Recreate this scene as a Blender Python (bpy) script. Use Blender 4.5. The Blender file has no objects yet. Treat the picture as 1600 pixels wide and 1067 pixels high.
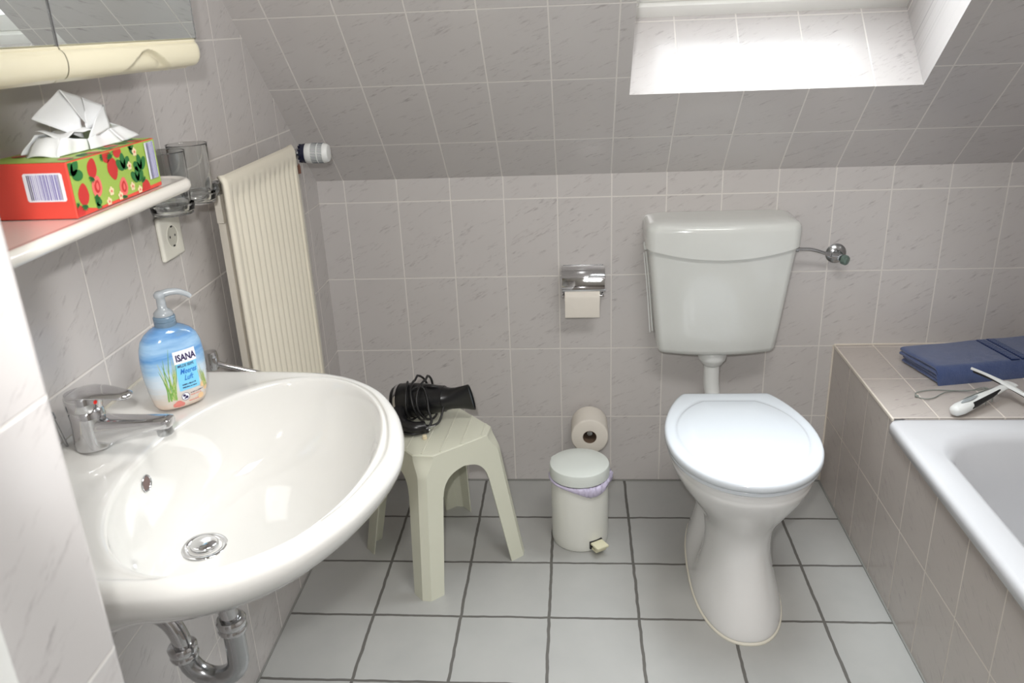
import bpy, bmesh, math, random
from mathutils import Vector, Matrix, noise
C = bpy.context.scene.collection
PI = math.pi
rnd = random.Random(7)

# ------------------------------------------------------------------ measured room
XL, XR, XW = -0.459, 1.031, 1.735
W, H, Z1, X0 = 0.152, 0.22865, 0.228, -0.3804
ZS, ANG, S1 = 0.978, 0.774, 0.1597
YB = -3.0
ZC = 2.30

# ------------------------------------------------------------------ node helpers
def srgb(r, g, b):
    f = lambda c: (c/255/12.92) if c/255 <= .04045 else ((c/255+.055)/1.055)**2.4
    return (f(r), f(g), f(b), 1)

class NT:
    def __init__(s, name):
        s.m = bpy.data.materials.new(name); s.m.use_nodes = True
        s.t = s.m.node_tree; s.t.nodes.clear()
        s.out = s.n('ShaderNodeOutputMaterial'); s.b = s.n('ShaderNodeBsdfPrincipled')
        s.l(s.b.outputs[0], s.out.inputs[0])
    def n(s, k, **kw):
        x = s.t.nodes.new(k)
        for a, v in kw.items(): setattr(x, a, v)
        return x
    def l(s, a, b): s.t.links.new(a, b)
    def math(s, op, a, b=None, c=None, clamp=False):
        x = s.n('ShaderNodeMath', operation=op); x.use_clamp = clamp
        for i, v in enumerate((a, b, c)):
            if v is None: continue
            if isinstance(v, (int, float)): x.inputs[i].default_value = v
            else: s.l(v, x.inputs[i])
        return x.outputs[0]
    def mix(s, f, a, b, blend='MIX'):
        x = s.n('ShaderNodeMix', data_type='RGBA', blend_type=blend)
        for i, v in ((0, f), (6, a), (7, b)):
            if isinstance(v, (int, float, tuple)): x.inputs[i].default_value = v
            else: s.l(v, x.inputs[i])
        return x.outputs[2]
    def ramp(s, f, stops):
        x = s.n('ShaderNodeValToRGB'); e = x.color_ramp.elements
        e[0].position, e[0].color = stops[0]; e[1].position, e[1].color = stops[-1]
        for p, c in stops[1:-1]:
            k = e.new(p); k.color = c
        s.l(f, x.inputs[0]); return x.outputs[0]
    def noise(s, vec, scale, detail=2, rough=.5):
        x = s.n('ShaderNodeTexNoise'); x.inputs['Scale'].default_value = scale
        x.inputs['Detail'].default_value = detail; x.inputs['Roughness'].default_value = rough
        if vec is not None: s.l(vec, x.inputs['Vector'])
        return x.outputs[0]
    def bump(s, h, strength=.3, dist=.001):
        x = s.n('ShaderNodeBump'); x.inputs['Strength'].default_value = strength; x.inputs['Distance'].default_value = dist
        s.l(h, x.inputs['Height']); s.l(x.outputs[0], s.b.inputs['Normal']); return x

def simple(name, col, rough=.4, metal=0, spec=.5, coat=0, trans=0, ior=1.5, sss=0, bumpn=None, vary=0.04):
    k = NT(name); b = k.b
    co = k.n('ShaderNodeTexCoord').outputs['Object']
    nz = k.noise(co, 9, 3)
    d = tuple(c*(1-vary*2) for c in col[:3])+(1,); u = tuple(min(1, c*(1+vary)) for c in col[:3])+(1,)
    k.l(k.mix(nz, d, u), b.inputs['Base Color'])
    b.inputs['Roughness'].default_value = rough; b.inputs['Metallic'].default_value = metal
    b.inputs['Specular IOR Level'].default_value = spec; b.inputs['Coat Weight'].default_value = coat
    b.inputs['Coat Roughness'].default_value = .04
    b.inputs['Transmission Weight'].default_value = trans; b.inputs['IOR'].default_value = ior
    if sss:
        b.inputs['Subsurface Weight'].default_value = sss; b.inputs['Subsurface Radius'].default_value = (.01, .008, .006)
    if bumpn: k.bump(k.noise(co, bumpn[0], 3), bumpn[1], bumpn[2])
    return k.m

def tile_mat(name, w, h, gw, tile, tile2, grout, vein, rough, floor=False, veindir=.5):
    k = NT(name)
    uv = k.n('ShaderNodeUVMap').outputs[0]
    if floor:   # slightly wandering dark joints
        nz = k.n('ShaderNodeTexNoise'); nz.inputs['Scale'].default_value = 22; nz.inputs['Detail'].default_value = 2
        k.l(uv, nz.inputs['Vector'])
        sb = k.n('ShaderNodeVectorMath', operation='SUBTRACT'); k.l(nz.outputs[1], sb.inputs[0]); sb.inputs[1].default_value = (.5, .5, .5)
        sc = k.n('ShaderNodeVectorMath', operation='SCALE'); k.l(sb.outputs[0], sc.inputs[0]); sc.inputs['Scale'].default_value = .006
        ad = k.n('ShaderNodeVectorMath', operation='ADD'); k.l(uv, ad.inputs[0]); k.l(sc.outputs[0], ad.inputs[1]); uvj = ad.outputs[0]
    else: uvj = uv
    sp = k.n('ShaderNodeSeparateXYZ'); k.l(uvj, sp.inputs[0])
    U = k.math('DIVIDE', sp.outputs[0], w); V = k.math('DIVIDE', sp.outputs[1], h)
    def edge(t, size):
        f = k.math('FRACT', t); d = k.math('MINIMUM', f, k.math('SUBTRACT', 1, f))
        return k.math('MULTIPLY', d, size)
    d = k.math('MINIMUM', edge(U, w), edge(V, h))
    mask = k.n('ShaderNodeMapRange'); mask.interpolation_type = 'SMOOTHSTEP'
    k.l(d, mask.inputs[0]); mask.inputs[1].default_value = gw*.42; mask.inputs[2].default_value = gw*.62
    cid = k.n('ShaderNodeCombineXYZ'); k.l(k.math('FLOOR', U), cid.inputs[0]); k.l(k.math('FLOOR', V), cid.inputs[1])
    wn = k.n('ShaderNodeTexWhiteNoise', noise_dimensions='3D'); k.l(cid.outputs[0], wn.inputs['Vector'])
    off = k.n('ShaderNodeVectorMath', operation='SCALE'); k.l(wn.outputs['Color'], off.inputs[0]); off.inputs['Scale'].default_value = 9
    add = k.n('ShaderNodeVectorMath', operation='ADD'); k.l(uv, add.inputs[0]); k.l(off.outputs[0], add.inputs[1])
    big = k.noise(add.outputs[0], 7, 3, .55)
    base = k.mix(big, tile, tile2)
    if floor:
        b2 = k.noise(add.outputs[0], 26, 4, .6)
        base = k.mix(k.math('MULTIPLY', b2, .35), base, tile2)
    else:
        mp = k.n('ShaderNodeMapping'); k.l(add.outputs[0], mp.inputs[0]); mp.inputs['Rotation'].default_value = (0, 0, -veindir)
        mp2 = k.n('ShaderNodeMapping'); k.l(mp.outputs[0], mp2.inputs[0]); mp2.inputs['Scale'].default_value = (.30, 1.25, 1)
        n1 = k.noise(mp2.outputs[0], 140, 4, .6); n2 = k.noise(mp2.outputs[0], 42, 1, .5)
        v1 = k.math('MULTIPLY', k.math('SUBTRACT', n1, .52), 6, clamp=True)
        v2 = k.math('MULTIPLY', k.math('SUBTRACT', n2, .47), 5, clamp=True)
        vv = k.math('MULTIPLY', v1, v2)
        base = k.mix(k.math('MULTIPLY', vv, .72), base, vein)
    col = k.mix(mask.outputs[0], grout, base)
    k.l(col, k.b.inputs['Base Color'])
    rr = k.n('ShaderNodeMapRange'); k.l(mask.outputs[0], rr.inputs[0]); rr.inputs[3].default_value = .8; rr.inputs[4].default_value = rough
    k.l(rr.outputs[0], k.b.inputs['Roughness'])
    hgt = mask.outputs[0]
    if not floor: hgt = k.math('SUBTRACT', mask.outputs[0], k.math('MULTIPLY', vv, .22))
    else: hgt = k.math('ADD', mask.outputs[0], k.math('MULTIPLY', big, .25))
    k.bump(hgt, .5, .0012)
    return k.m

# ------------------------------------------------------------------ materials
M = {}
M['tile'] = tile_mat('wall_tile', W, H, .0035, srgb(196, 192, 190), srgb(203, 199, 197), srgb(221, 217, 212), srgb(160, 153, 153), .19)
M['tile_d'] = tile_mat('ledge_tile', .151, H, .0036, srgb(188, 180, 174), srgb(195, 187, 181), srgb(216, 208, 198), srgb(160, 150, 148), .22)
M['floor'] = tile_mat('floor_tile', .2215, .2215, .0072, srgb(160, 161, 159), srgb(178, 178, 175), srgb(98, 96, 92), srgb(150, 150, 150), .32, floor=True)
M['wall_white'] = simple('painted_wall', srgb(225, 220, 212), .7, bumpn=(60, .2, .001))
M['ceramic'] = simple('white_ceramic', srgb(226, 226, 225), .07, spec=.6, coat=.5, vary=.008)
M['basin'] = simple('basin_ceramic', srgb(214, 213, 209), .06, spec=.6, coat=.5, vary=.008)
M['lid'] = simple('lid_plastic', srgb(214, 220, 226), .16, spec=.5, coat=.2, vary=.008)
M['cist'] = simple('cistern_plastic', srgb(216, 218, 214), .12, spec=.5, coat=.3, vary=.01)
M['enamel'] = simple('bath_enamel', srgb(208, 209, 212), .13, spec=.5, coat=.3, vary=.01)
M['chrome'] = simple('chrome', (.66, .66, .67, 1), .07, metal=1, vary=.02)
M['chrome_dull'] = simple('brushed_chrome', (.50, .51, .52, 1), .2, metal=1, vary=.05)
M['stool'] = simple('cream_plastic', srgb(216, 217, 200), .38, spec=.4, vary=.015, bumpn=(900, .05, .0005))
M['bin'] = simple('bin_lacquer', srgb(226, 227, 220), .22, coat=.3, vary=.01)
M['binlid'] = simple('bin_lid_plastic', srgb(222, 228, 223), .3, vary=.01)
M['pedal'] = simple('pedal_plastic', srgb(226, 222, 192), .4)
M['liner'] = simple('lilac_liner', srgb(222, 214, 240), .4, trans=.15, vary=.08)
M['paper'] = simple('tissue_paper', srgb(232, 226, 216), .95, spec=.1, bumpn=(300, .25, .001))
M['tissue'] = simple('white_tissue', srgb(236, 238, 240), .95, spec=.1, bumpn=(500, .15, .0005))
M['kraft'] = simple('cardboard_core', srgb(120, 100, 84), .9)
M['black'] = simple('black_plastic', (.009, .009, .010, 1), .28, spec=.5, vary=.1)
M['black2'] = simple('black_cable', (.012, .012, .013, 1), .38, vary=.1)
M['dgrey'] = simple('dark_grey', (.09, .11, .13, 1), .35)
M['cream'] = simple('cabinet_cream', srgb(232, 225, 198), .3, coat=.2, vary=.015)
M['rad'] = simple('radiator_enamel', srgb(226, 220, 203), .33, coat=.15, vary=.02)
M['radw'] = simple('radiator_side_enamel', srgb(214, 208, 196), .4, vary=.03)
M['pipe'] = simple('pipe_paint', srgb(206, 203, 196), .4)
M['navy'] = simple('navy_plastic', srgb(24, 28, 52), .35)
M['white_pl'] = simple('white_plastic', srgb(226, 228, 226), .3, vary=.01)
M['socket'] = simple('socket_plastic', srgb(232, 230, 218), .3, vary=.01)
M['grey_pl'] = simple('grey_plastic', srgb(150, 156, 158), .4)
M['cord'] = simple('grey_cord', srgb(140, 146, 140), .7)
M['shelf'] = simple('shelf_ceramic', srgb(236, 232, 224), .08, coat=.5, vary=.01)
M['sealant'] = simple('sealant', srgb(226, 222, 208), .5)
M['trim'] = simple('edge_trim', srgb(226, 218, 206), .4)
M['sealgrey'] = simple('grey_sealant', srgb(140, 140, 136), .7)
M['frame'] = simple('window_frame_white', srgb(240, 240, 236), .35)
M['red'] = simple('red_card', srgb(226, 76, 62), .45, vary=.02)
M['green'] = simple('green_card', srgb(160, 190, 84), .45, vary=.02)
M['berry'] = simple('berry_red', srgb(206, 52, 50), .45, vary=.08)
M['berry_cut'] = simple('berry_pink', srgb(244, 120, 112), .45, vary=.1)
M['leaf'] = simple('leaf_green', srgb(44, 120, 60), .45, vary=.15)
M['flower'] = simple('flower_cream', srgb(248, 226, 186), .45)
M['codew'] = simple('code_white', srgb(236, 238, 244), .45)
M['codeb'] = simple('code_stripe', srgb(120, 112, 176), .45)
M['codeg'] = simple('code_stripe_dark', srgb(74, 70, 110), .45)
M['labelblue'] = simple('label_blue', srgb(126, 205, 240), .3)
M['labelwhite'] = simple('label_white', srgb(240, 242, 250), .3)
M['ink'] = simple('ink_purple', srgb(42, 28, 80), .4)
M['inkblue'] = simple('ink_blue', srgb(36, 110, 196), .4)
M['inkred'] = simple('ink_red', srgb(224, 110, 90), .4)
M['grass'] = simple('grass_print', srgb(120, 168, 78), .4, vary=.2)
M['grass2'] = simple('grass_print_light', srgb(190, 200, 130), .4, vary=.2)
M['shellp'] = simple('shell_print', srgb(216, 130, 120), .4, vary=.2)
M['reddot'] = simple('red_mark', srgb(220, 40, 30), .4)
M['stain'] = simple('rust_stain', srgb(140, 100, 84), .8)

def glassy(name, tint, refl=.08, rough=.02):
    k = NT(name); k.t.nodes.remove(k.b)
    tr = k.n('ShaderNodeBsdfTransparent'); tr.inputs[0].default_value = tint
    gl = k.n('ShaderNodeBsdfGlossy'); gl.inputs['Roughness'].default_value = rough
    lw = k.n('ShaderNodeLayerWeight'); lw.inputs['Blend'].default_value = .28
    f = k.math('ADD', k.math('MULTIPLY', lw.outputs['Fresnel'], .9), refl*.3, clamp=True)
    mx = k.n('ShaderNodeMixShader'); k.l(f, mx.inputs[0]); k.l(tr.outputs[0], mx.inputs[1]); k.l(gl.outputs[0], mx.inputs[2])
    k.l(mx.outputs[0], k.out.inputs[0]); return k.m
M['pane'] = glassy('window_glass', (.97, .98, .98, 1))
M['clear'] = glassy('clear_glass', (.93, .95, .94, 1), .1, .03)
k = NT('drinking_glass'); k.b.inputs['Base Color'].default_value = (.97, .985, .98, 1); k.b.inputs['Roughness'].default_value = .02
k.b.inputs['Transmission Weight'].default_value = 1; k.b.inputs['IOR'].default_value = 1.45; M['glass'] = k.m
k.bump(k.noise(k.n('ShaderNodeTexCoord').outputs['Object'], 60, 1), .12, .002)
M['pump'] = simple('pump_plastic', srgb(222, 230, 236), .25, trans=.55, vary=.01)
M['neck'] = simple('neck_plastic', srgb(130, 156, 178), .25, trans=.3, vary=.05)

k = NT('mirror'); k.b.inputs['Metallic'].default_value = 1; k.b.inputs['Roughness'].default_value = .01
k.l(k.mix(k.noise(k.n('ShaderNodeTexCoord').outputs['Object'], 3, 2), (.80, .84, .83, 1), (.82, .86, .85, 1)), k.b.inputs['Base Color']); M['mirror'] = k.m

# towel
k = NT('navy_terry')
co = k.n('ShaderNodeTexCoord').outputs['Object']
n1 = k.noise(co, 420, 3, .7); n2 = k.noise(co, 40, 3, .6)
k.l(k.mix(n2, srgb(58, 74, 116), srgb(82, 100, 146)), k.b.inputs['Base Color'])
k.b.inputs['Roughness'].default_value = .95; k.b.inputs['Specular IOR Level'].default_value = .1
k.b.inputs['Sheen Weight'].default_value = .5; k.b.inputs['Sheen Roughness'].default_value = .5
k.bump(k.math('ADD', n1, k.math('MULTIPLY', n2, .8)), .9, .002); M['towel'] = k.m
M['towel_d'] = simple('navy_weave', srgb(48, 62, 102), .9, spec=.1, bumpn=(300, .4, .001))

# soap body print
k = NT('soap_print')
co = k.n('ShaderNodeTexCoord').outputs['Object']; sp = k.n('ShaderNodeSeparateXYZ'); k.l(co, sp.inputs[0])
mp = k.n('ShaderNodeMapping'); k.l(co, mp.inputs[0]); mp.inputs['Scale'].default_value = (1, 1, 4.5); mp.inputs['Rotation'].default_value = (.3, .25, 0)
nz = k.noise(mp.outputs[0], 16, 3, .6)
zz = k.math('ADD', k.math('DIVIDE', sp.outputs[2], .135), k.math('MULTIPLY', k.math('SUBTRACT', nz, .5), .35))
k.l(k.ramp(zz, [(0, srgb(214, 190, 170)), (.14, srgb(208, 200, 190)), (.32, srgb(200, 212, 222)), (.5, srgb(164, 198, 224)), (.66, srgb(96, 152, 208)), (.78, srgb(156, 194, 226)), (.92, srgb(100, 148, 200)), (1, srgb(110, 140, 165))]), k.b.inputs['Base Color'])
k.b.inputs['Roughness'].default_value = .12; k.b.inputs['Coat Weight'].default_value = .6; M['soap'] = k.m

# ------------------------------------------------------------------ mesh helpers
def root_loc(p):
    while p is not None:
        if p.parent is None: return Vector(p.location)
        p = p.parent
    return Vector((0, 0, 0))

def link(name, me, mats, parent=None, loc=None, smooth=35):
    o = bpy.data.objects.new(name, me); C.objects.link(o)
    for m in (mats if isinstance(mats, (list, tuple)) else [mats]): me.materials.append(m)
    if smooth:
        me.shade_smooth() if hasattr(me, 'shade_smooth') else None
        try: me.set_sharp_from_angle(angle=math.radians(smooth))
        except Exception: pass
    off = root_loc(parent) if parent is not None else (Vector(loc) if loc is not None else Vector((0, 0, 0)))
    me.transform(Matrix.Translation(-off))
    if parent is not None: o.parent = parent
    elif loc is not None: o.location = loc
    return o

class B:
    """world-space mesh builder; several shapes of ONE part, several materials by slot"""
    def __init__(s): s.bm = bmesh.new(); s.mi = 0
    def _add(s, verts, faces):
        vs = [s.bm.verts.new(v) for v in verts]; out = []
        for f in faces:
            try:
                x = s.bm.faces.new([vs[i] for i in f]); x.material_index = s.mi; out.append(x)
            except ValueError: pass
        return vs, out
    def mat(s, i): s.mi = i; return s
    def box(s, lo, hi, bev=0, seg=2, mtx=None):
        x0, y0, z0 = lo; x1, y1, z1 = hi
        v = [(x0, y0, z0), (x1, y0, z0), (x1, y1, z0), (x0, y1, z0), (x0, y0, z1), (x1, y0, z1), (x1, y1, z1), (x0, y1, z1)]
        f = [(0, 3, 2, 1), (4, 5, 6, 7), (0, 1, 5, 4), (1, 2, 6, 5), (2, 3, 7, 6), (3, 0, 4, 7)]
        t = bmesh.new(); tv = [t.verts.new(p) for p in v]
        for q in f: t.faces.new([tv[i] for i in q])
        if bev: bmesh.ops.bevel(t, geom=t.edges[:], offset=bev, segments=seg, profile=.6, affect='EDGES')
        s._merge(t, mtx); return s
    def _merge(s, t, mtx=None):
        t.verts.index_update()
        vs = [((mtx @ v.co) if mtx else v.co.copy()) for v in t.verts]
        s._add(vs, [[v.index for v in f.verts] for f in t.faces]); t.free()
    def loft(s, rings, cap0=True, cap1=True, closed=True, mtx=None):
        n = len(rings[0]); vs = [((mtx @ Vector(p)) if mtx else Vector(p)) for r in rings for p in r]; fs = []
        for i in range(len(rings)-1):
            for j in range(n if closed else n-1):
                a = i*n+j; b = i*n+(j+1) % n; fs.append((a, b, b+n, a+n))
        if cap0: fs.append(tuple(range(n-1, -1, -1)))
        if cap1: fs.append(tuple(range((len(rings)-1)*n, len(rings)*n)))
        s._add(vs, fs); return s
    def lathe(s, prof, mtx=None, n=48, cap0=True, cap1=True):
        rings = [[(r*math.cos(2*PI*j/n), r*math.sin(2*PI*j/n), z) for j in range(n)] for r, z in prof]
        return s.loft(rings, cap0, cap1, True, mtx)
    def cyl(s, a, b, r, r2=None, n=24):
        a = Vector(a); b = Vector(b); m = frame(a, b-a); L = (b-a).length
        return s.lathe([(r, 0), (r if r2 is None else r2, L)], m, n)
    def tube(s, pts, r, n=12, closed=False, caps=True):
        pts = [Vector(p) for p in pts]; N = len(pts); rings = []
        t0 = (pts[1]-pts[0]).normalized(); up = Vector((0, 0, 1)) if abs(t0.z) < .9 else Vector((1, 0, 0))
        nx = t0.cross(up).normalized()
        for i, p in enumerate(pts):
            if closed: t = (pts[(i+1) % N]-pts[i-1]).normalized()
            else: t = (pts[min(i+1, N-1)]-pts[max(i-1, 0)]).normalized()
            nx = (nx-t*nx.dot(t)).normalized(); ny = t.cross(nx)
            rr = r[i] if isinstance(r, (list, tuple)) else r
            rings.append([p+nx*rr*math.cos(2*PI*j/n)+ny*rr*math.sin(2*PI*j/n) for j in range(n)])
        if closed: rings.append(rings[0]); return s.loft(rings, False, False)
        return s.loft(rings, caps, caps)
    def prism(s, poly, a, b, mtx=None):
        """poly 2D (u,v) extruded from w=a to w=b"""
        return s.loft([[(u, v, a) for u, v in poly], [(u, v, b) for u, v in poly]], mtx=mtx)
    def grid(s, f, nu, nv, cu=False):
        vs = [Vector(f(i/nu, j/nv)) for j in range(nv+1) for i in range(nu+1)]; m = nu+1
        fs = [(j*m+i, j*m+i+1, (j+1)*m+i+1, (j+1)*m+i) for j in range(nv) for i in range(nu)]
        s._add(vs, fs); return s
    def done(s, name, mats, parent=None, loc=None, smooth=35, recalc=True, uvf=None, weld=0):
        if weld: bmesh.ops.remove_doubles(s.bm, verts=s.bm.verts[:], dist=weld)
        if recalc: bmesh.ops.recalc_face_normals(s.bm, faces=s.bm.faces[:])
        if uvf:
            L = s.bm.loops.layers.uv.new('UVMap')
            for f in s.bm.faces:
                for lp in f.loops: lp[L].uv = uvf(lp.vert.co, f.normal)
        me = bpy.data.meshes.new(name); s.bm.to_mesh(me); s.bm.free()
        return link(name, me, mats, parent, loc, smooth)

def frame(o, z, x=None):
    z = Vector(z).normalized()
    x = Vector(x) if x is not None else (Vector((1, 0, 0)) if abs(z.x) < .9 else Vector((0, 1, 0)))
    y = z.cross(x).normalized(); x = y.cross(z)
    m = Matrix((x, y, z)).transposed().to_4x4(); m.translation = Vector(o); return m

def spline(pts, n=8, closed=False):
    P = [Vector(p) for p in pts]; out = []; N = len(P)
    rng = range(N) if closed else range(N-1)
    for i in rng:
        g = lambda k: P[k % N] if closed else P[max(0, min(N-1, k))]
        a, b, c, d = g(i-1), g(i), g(i+1), g(i+2)
        for q in range(n):
            t = q/n
            out.append(.5*((2*b)+(-a+c)*t+(2*a-5*b+4*c-d)*t*t+(-a+3*b-3*c+d)*t**3))
    if not closed: out.append(P[-1])
    return out

def sup(n, cx, cy, hx, hyf, hyb, z, e=2.4):
    r = []
    for j in range(n):
        a = 2*PI*j/n; c, s_ = math.cos(a), math.sin(a)
        x = abs(c)**(2/e)*(1 if c >= 0 else -1); y = abs(s_)**(2/e)*(1 if s_ >= 0 else -1)
        r.append((cx+hx*x, cy+(hyb if y > 0 else hyf)*y, z))
    return r

def thing(name, label, cat, loc, group=None):
    o = bpy.data.objects.new(name, None); C.objects.link(o); o.location = loc; o.empty_display_size = .05
    return tag(o, label, cat, group)
def tag(o, label, cat, group=None):
    o['label'] = label; o['category'] = cat
    if group: o['group'] = group
    return o
def struct(o): o['kind'] = 'structure'; return o
def label(o, t): o['label'] = t; return o

# ================================================================== ROOM SHELL
def quad(b, p): b._add(p, [(0, 1, 2, 3)])
def uv_back(co, n): return (co.x-X0, co.z-Z1)
b = B(); b.box((XL-.1, 0, -.1), (XW+.1, .12, ZS+.02)); struct(b.done('wall_back', M['tile'], uvf=uv_back, smooth=0))
b = B(); b.box((XL-.12, YB-.1, -.12), (XW+.1, .12, 0))
struct(b.done('floor', M['floor'], uvf=lambda co, n: (co.x+.2407, co.y+.2137), smooth=0))
b = B(); b.box((XL-.12, YB, -.1), (XL, .12, ZC+.3)); struct(b.done('wall_left', M['tile'], uvf=lambda co, n: (co.y+.409, co.z-Z1), smooth=0))
b = B(); b.box((XW, YB, -.1), (XW+.12, .12, ZC+.3)); struct(b.done('wall_right', M['tile'], uvf=lambda co, n: (co.y, co.z-Z1), smooth=0))
b = B(); b.box((XL-.12, YB-.12, -.1), (XW+.12, YB, ZC+.3)); struct(b.done('wall_front', simple('hall_wall', srgb(150, 142, 134), .7), smooth=0))

# sloped ceiling with the roof-window opening
ca, sa = math.cos(ANG), math.sin(ANG)
def SP(x, t, dep=0): return Vector((x, -t*ca+dep*sa, ZS+t*sa+dep*ca))
TM = (ZC-ZS)/sa
HX0, HX1, HT0, HT1 = .411, 1.095, .326, 1.34
D = .24
b = B()
xs = [XL-.1, HX0, HX1, XW+.1]; ts = [0, HT0, HT1, TM]
for i in range(3):
    for j in range(3):
        if i == 1 and j == 1: continue
        p = [SP(xs[i], ts[j]), SP(xs[i+1], ts[j]), SP(xs[i+1], ts[j+1]), SP(xs[i], ts[j+1])]
        quad(b, p)
        q = [SP(xs[i], ts[j], D+.06), SP(xs[i], ts[j+1], D+.06), SP(xs[i+1], ts[j+1], D+.06), SP(xs[i+1], ts[j], D+.06)]
        quad(b, q)
slope_uv = lambda co, n: (co.x-X0+.0018, (co.z-ZS)/sa-S1)
o = b.done('ceiling_slope', M['tile'], uvf=slope_uv, smooth=0, recalc=False); struct(o)
b = B()
b.box((XL-.12, YB-.1, ZC), (XW+.1, -TM*ca+.02, ZC+.1)); struct(b.done('ceiling', M['wall_white'], smooth=0))

# window: reveals, frame, sash, pane
win = bpy.data.objects.new('window_1', None); C.objects.link(win); win.location = SP((HX0+HX1)/2, (HT0+HT1)/2, D); struct(win)
b = B()
quad(b, [SP(HX0, HT0), SP(HX1, HT0), SP(HX1, HT0, D+.05), SP(HX0, HT0, D+.05)])
b.mat(0); quad(b, [SP(HX0, HT1), SP(HX1, HT1), SP(HX1, HT1, D+.05), SP(HX0, HT1, D+.05)])
def rev_uv(co, n):
    dep = (co.y*sa+(co.z-ZS)*ca)
    t = -co.y*ca+(co.z-ZS)*sa
    return (co.x-X0+.0018, dep+.002) if abs(n.x) < .5 else (dep+.002, t-HT0)
quad(b, [SP(HX0, HT0), SP(HX0, HT1), SP(HX0, HT1, D+.05), SP(HX0, HT0, D+.05)])
quad(b, [SP(HX1, HT0), SP(HX1, HT1), SP(HX1, HT1, D+.05), SP(HX1, HT0, D+.05)])
o = b.done('tiled_reveal', M['tile'], parent=win, uvf=rev_uv, smooth=0, recalc=False)
def sbox(b, x0, x1, t0, t1, d0, d1, bev=.004):
    m = Matrix(((1, 0, 0, 0), (0, -ca, sa, 0), (0, sa, ca, ZS), (0, 0, 0, 1)))
    b.box((x0, t0, d0), (x1, t1, d1), bev, 2, m)
b = B()
for (a, c, e, f) in ((HX0-.01, HX1+.01, HT0-.01, HT0+.035), (HX0-.01, HX1+.01, HT1-.035, HT1+.01), (HX0-.01, HX0+.03, HT0+.035, HT1-.035), (HX1-.03, HX1+.01, HT0+.035, HT1-.035)):
    sbox(b, a, c, e, f, D, D+.06)
b.done('window_frame', M['frame'], parent=win)
b = B()
for (a, c, e, f) in ((HX0+.03, HX1-.03, HT0+.037, HT0+.095), (HX0+.03, HX1-.03, HT1-.095, HT1-.037), (HX0+.032, HX0+.085, HT0+.095, HT1-.095), (HX1-.085, HX1-.032, HT0+.095, HT1-.095)):
    sbox(b, a, c, e, f, D+.012, D+.06)
sash = b.done('window_sash', M['frame'], parent=win)
b = B(); sbox(b, HX0+.08, HX1-.08, HT0+.09, HT1-.09, D+.034, D+.04, 0); b.done('window_pane', M['pane'], parent=sash, smooth=0)

# partition stub beside the door with rounded edge, and the door jamb behind it
PX, PY0, PY1 = -.103, -1.906, -1.787
poly = [(XL-.02, PY0), (PX, PY0)]
r = .012
for q in range(7):
    a = q/6*PI/2; poly.append((PX-r+r*math.cos(a), PY1-r+r*math.sin(a)))
poly.append((XL-.02, PY1))
b = B(); b.prism(poly, 0, ZC+.02)
struct(b.done('wall_near', M['tile'], uvf=lambda co, n: ((co.y+1.925, co.z-Z1) if abs(n.x) > abs(n.y) else (co.x+.103+.152*4-.07, co.z-Z1)), smooth=50))
b = B(); b.box((XL-.02, PY0-.07, 0), (PX+.010, PY0-.0005, 2.05), .004); struct(b.done('trim_1', M['frame']))
# silicone joint where floor meets the walls
b = B(); b.box((XL, -.0055, 0), (XR, .002, .0035)); b.box((XR-.0045, -2.3, 0), (XR+.002, 0, .0035)); b.box((XL-.002, -1.78, 0), (XL+.0045, 0, .0035))
struct(b.done('trim_2', M['sealgrey'], smooth=0))

# ================================================================== BATH SURROUND + TUB
ZT = .459; YT = -.479
t = thing('bath_surround', 'tiled ledge and tiled side panel boxing in the white bathtub', 'bath surround', (XR, -1.0, 0))
b = B()
b.box((XR, -2.2, 0), (XR+.03, YT, ZT-.032))
b.box((XR, YT, 0), (XR+.03, -.0005, ZT-.003))
b.done('side_panel', M['tile_d'], parent=t, uvf=lambda co, n: (co.y+.157, co.z-Z1), smooth=0)
b = B(); b.box((XR+.002, YT, ZT-.05), (XW-.006, -.0005, ZT))
b.done('ledge', M['tile_d'], parent=t, uvf=lambda co, n: (co.x-1.14, co.y+.2475), smooth=0)
b = B(); b.box((XR-.002, YT-.004, ZT-.006), (XR+.003, 0, ZT+.0012), .0008); b.box((XR, -.004, ZT), (XW-.006, 0, ZT+.004), .001)
b.box((XR-.0035, -.0035, 0), (XR+.001, .001, ZT), .0008)
b.done('edge_trim', M['trim'], parent=t)

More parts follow.
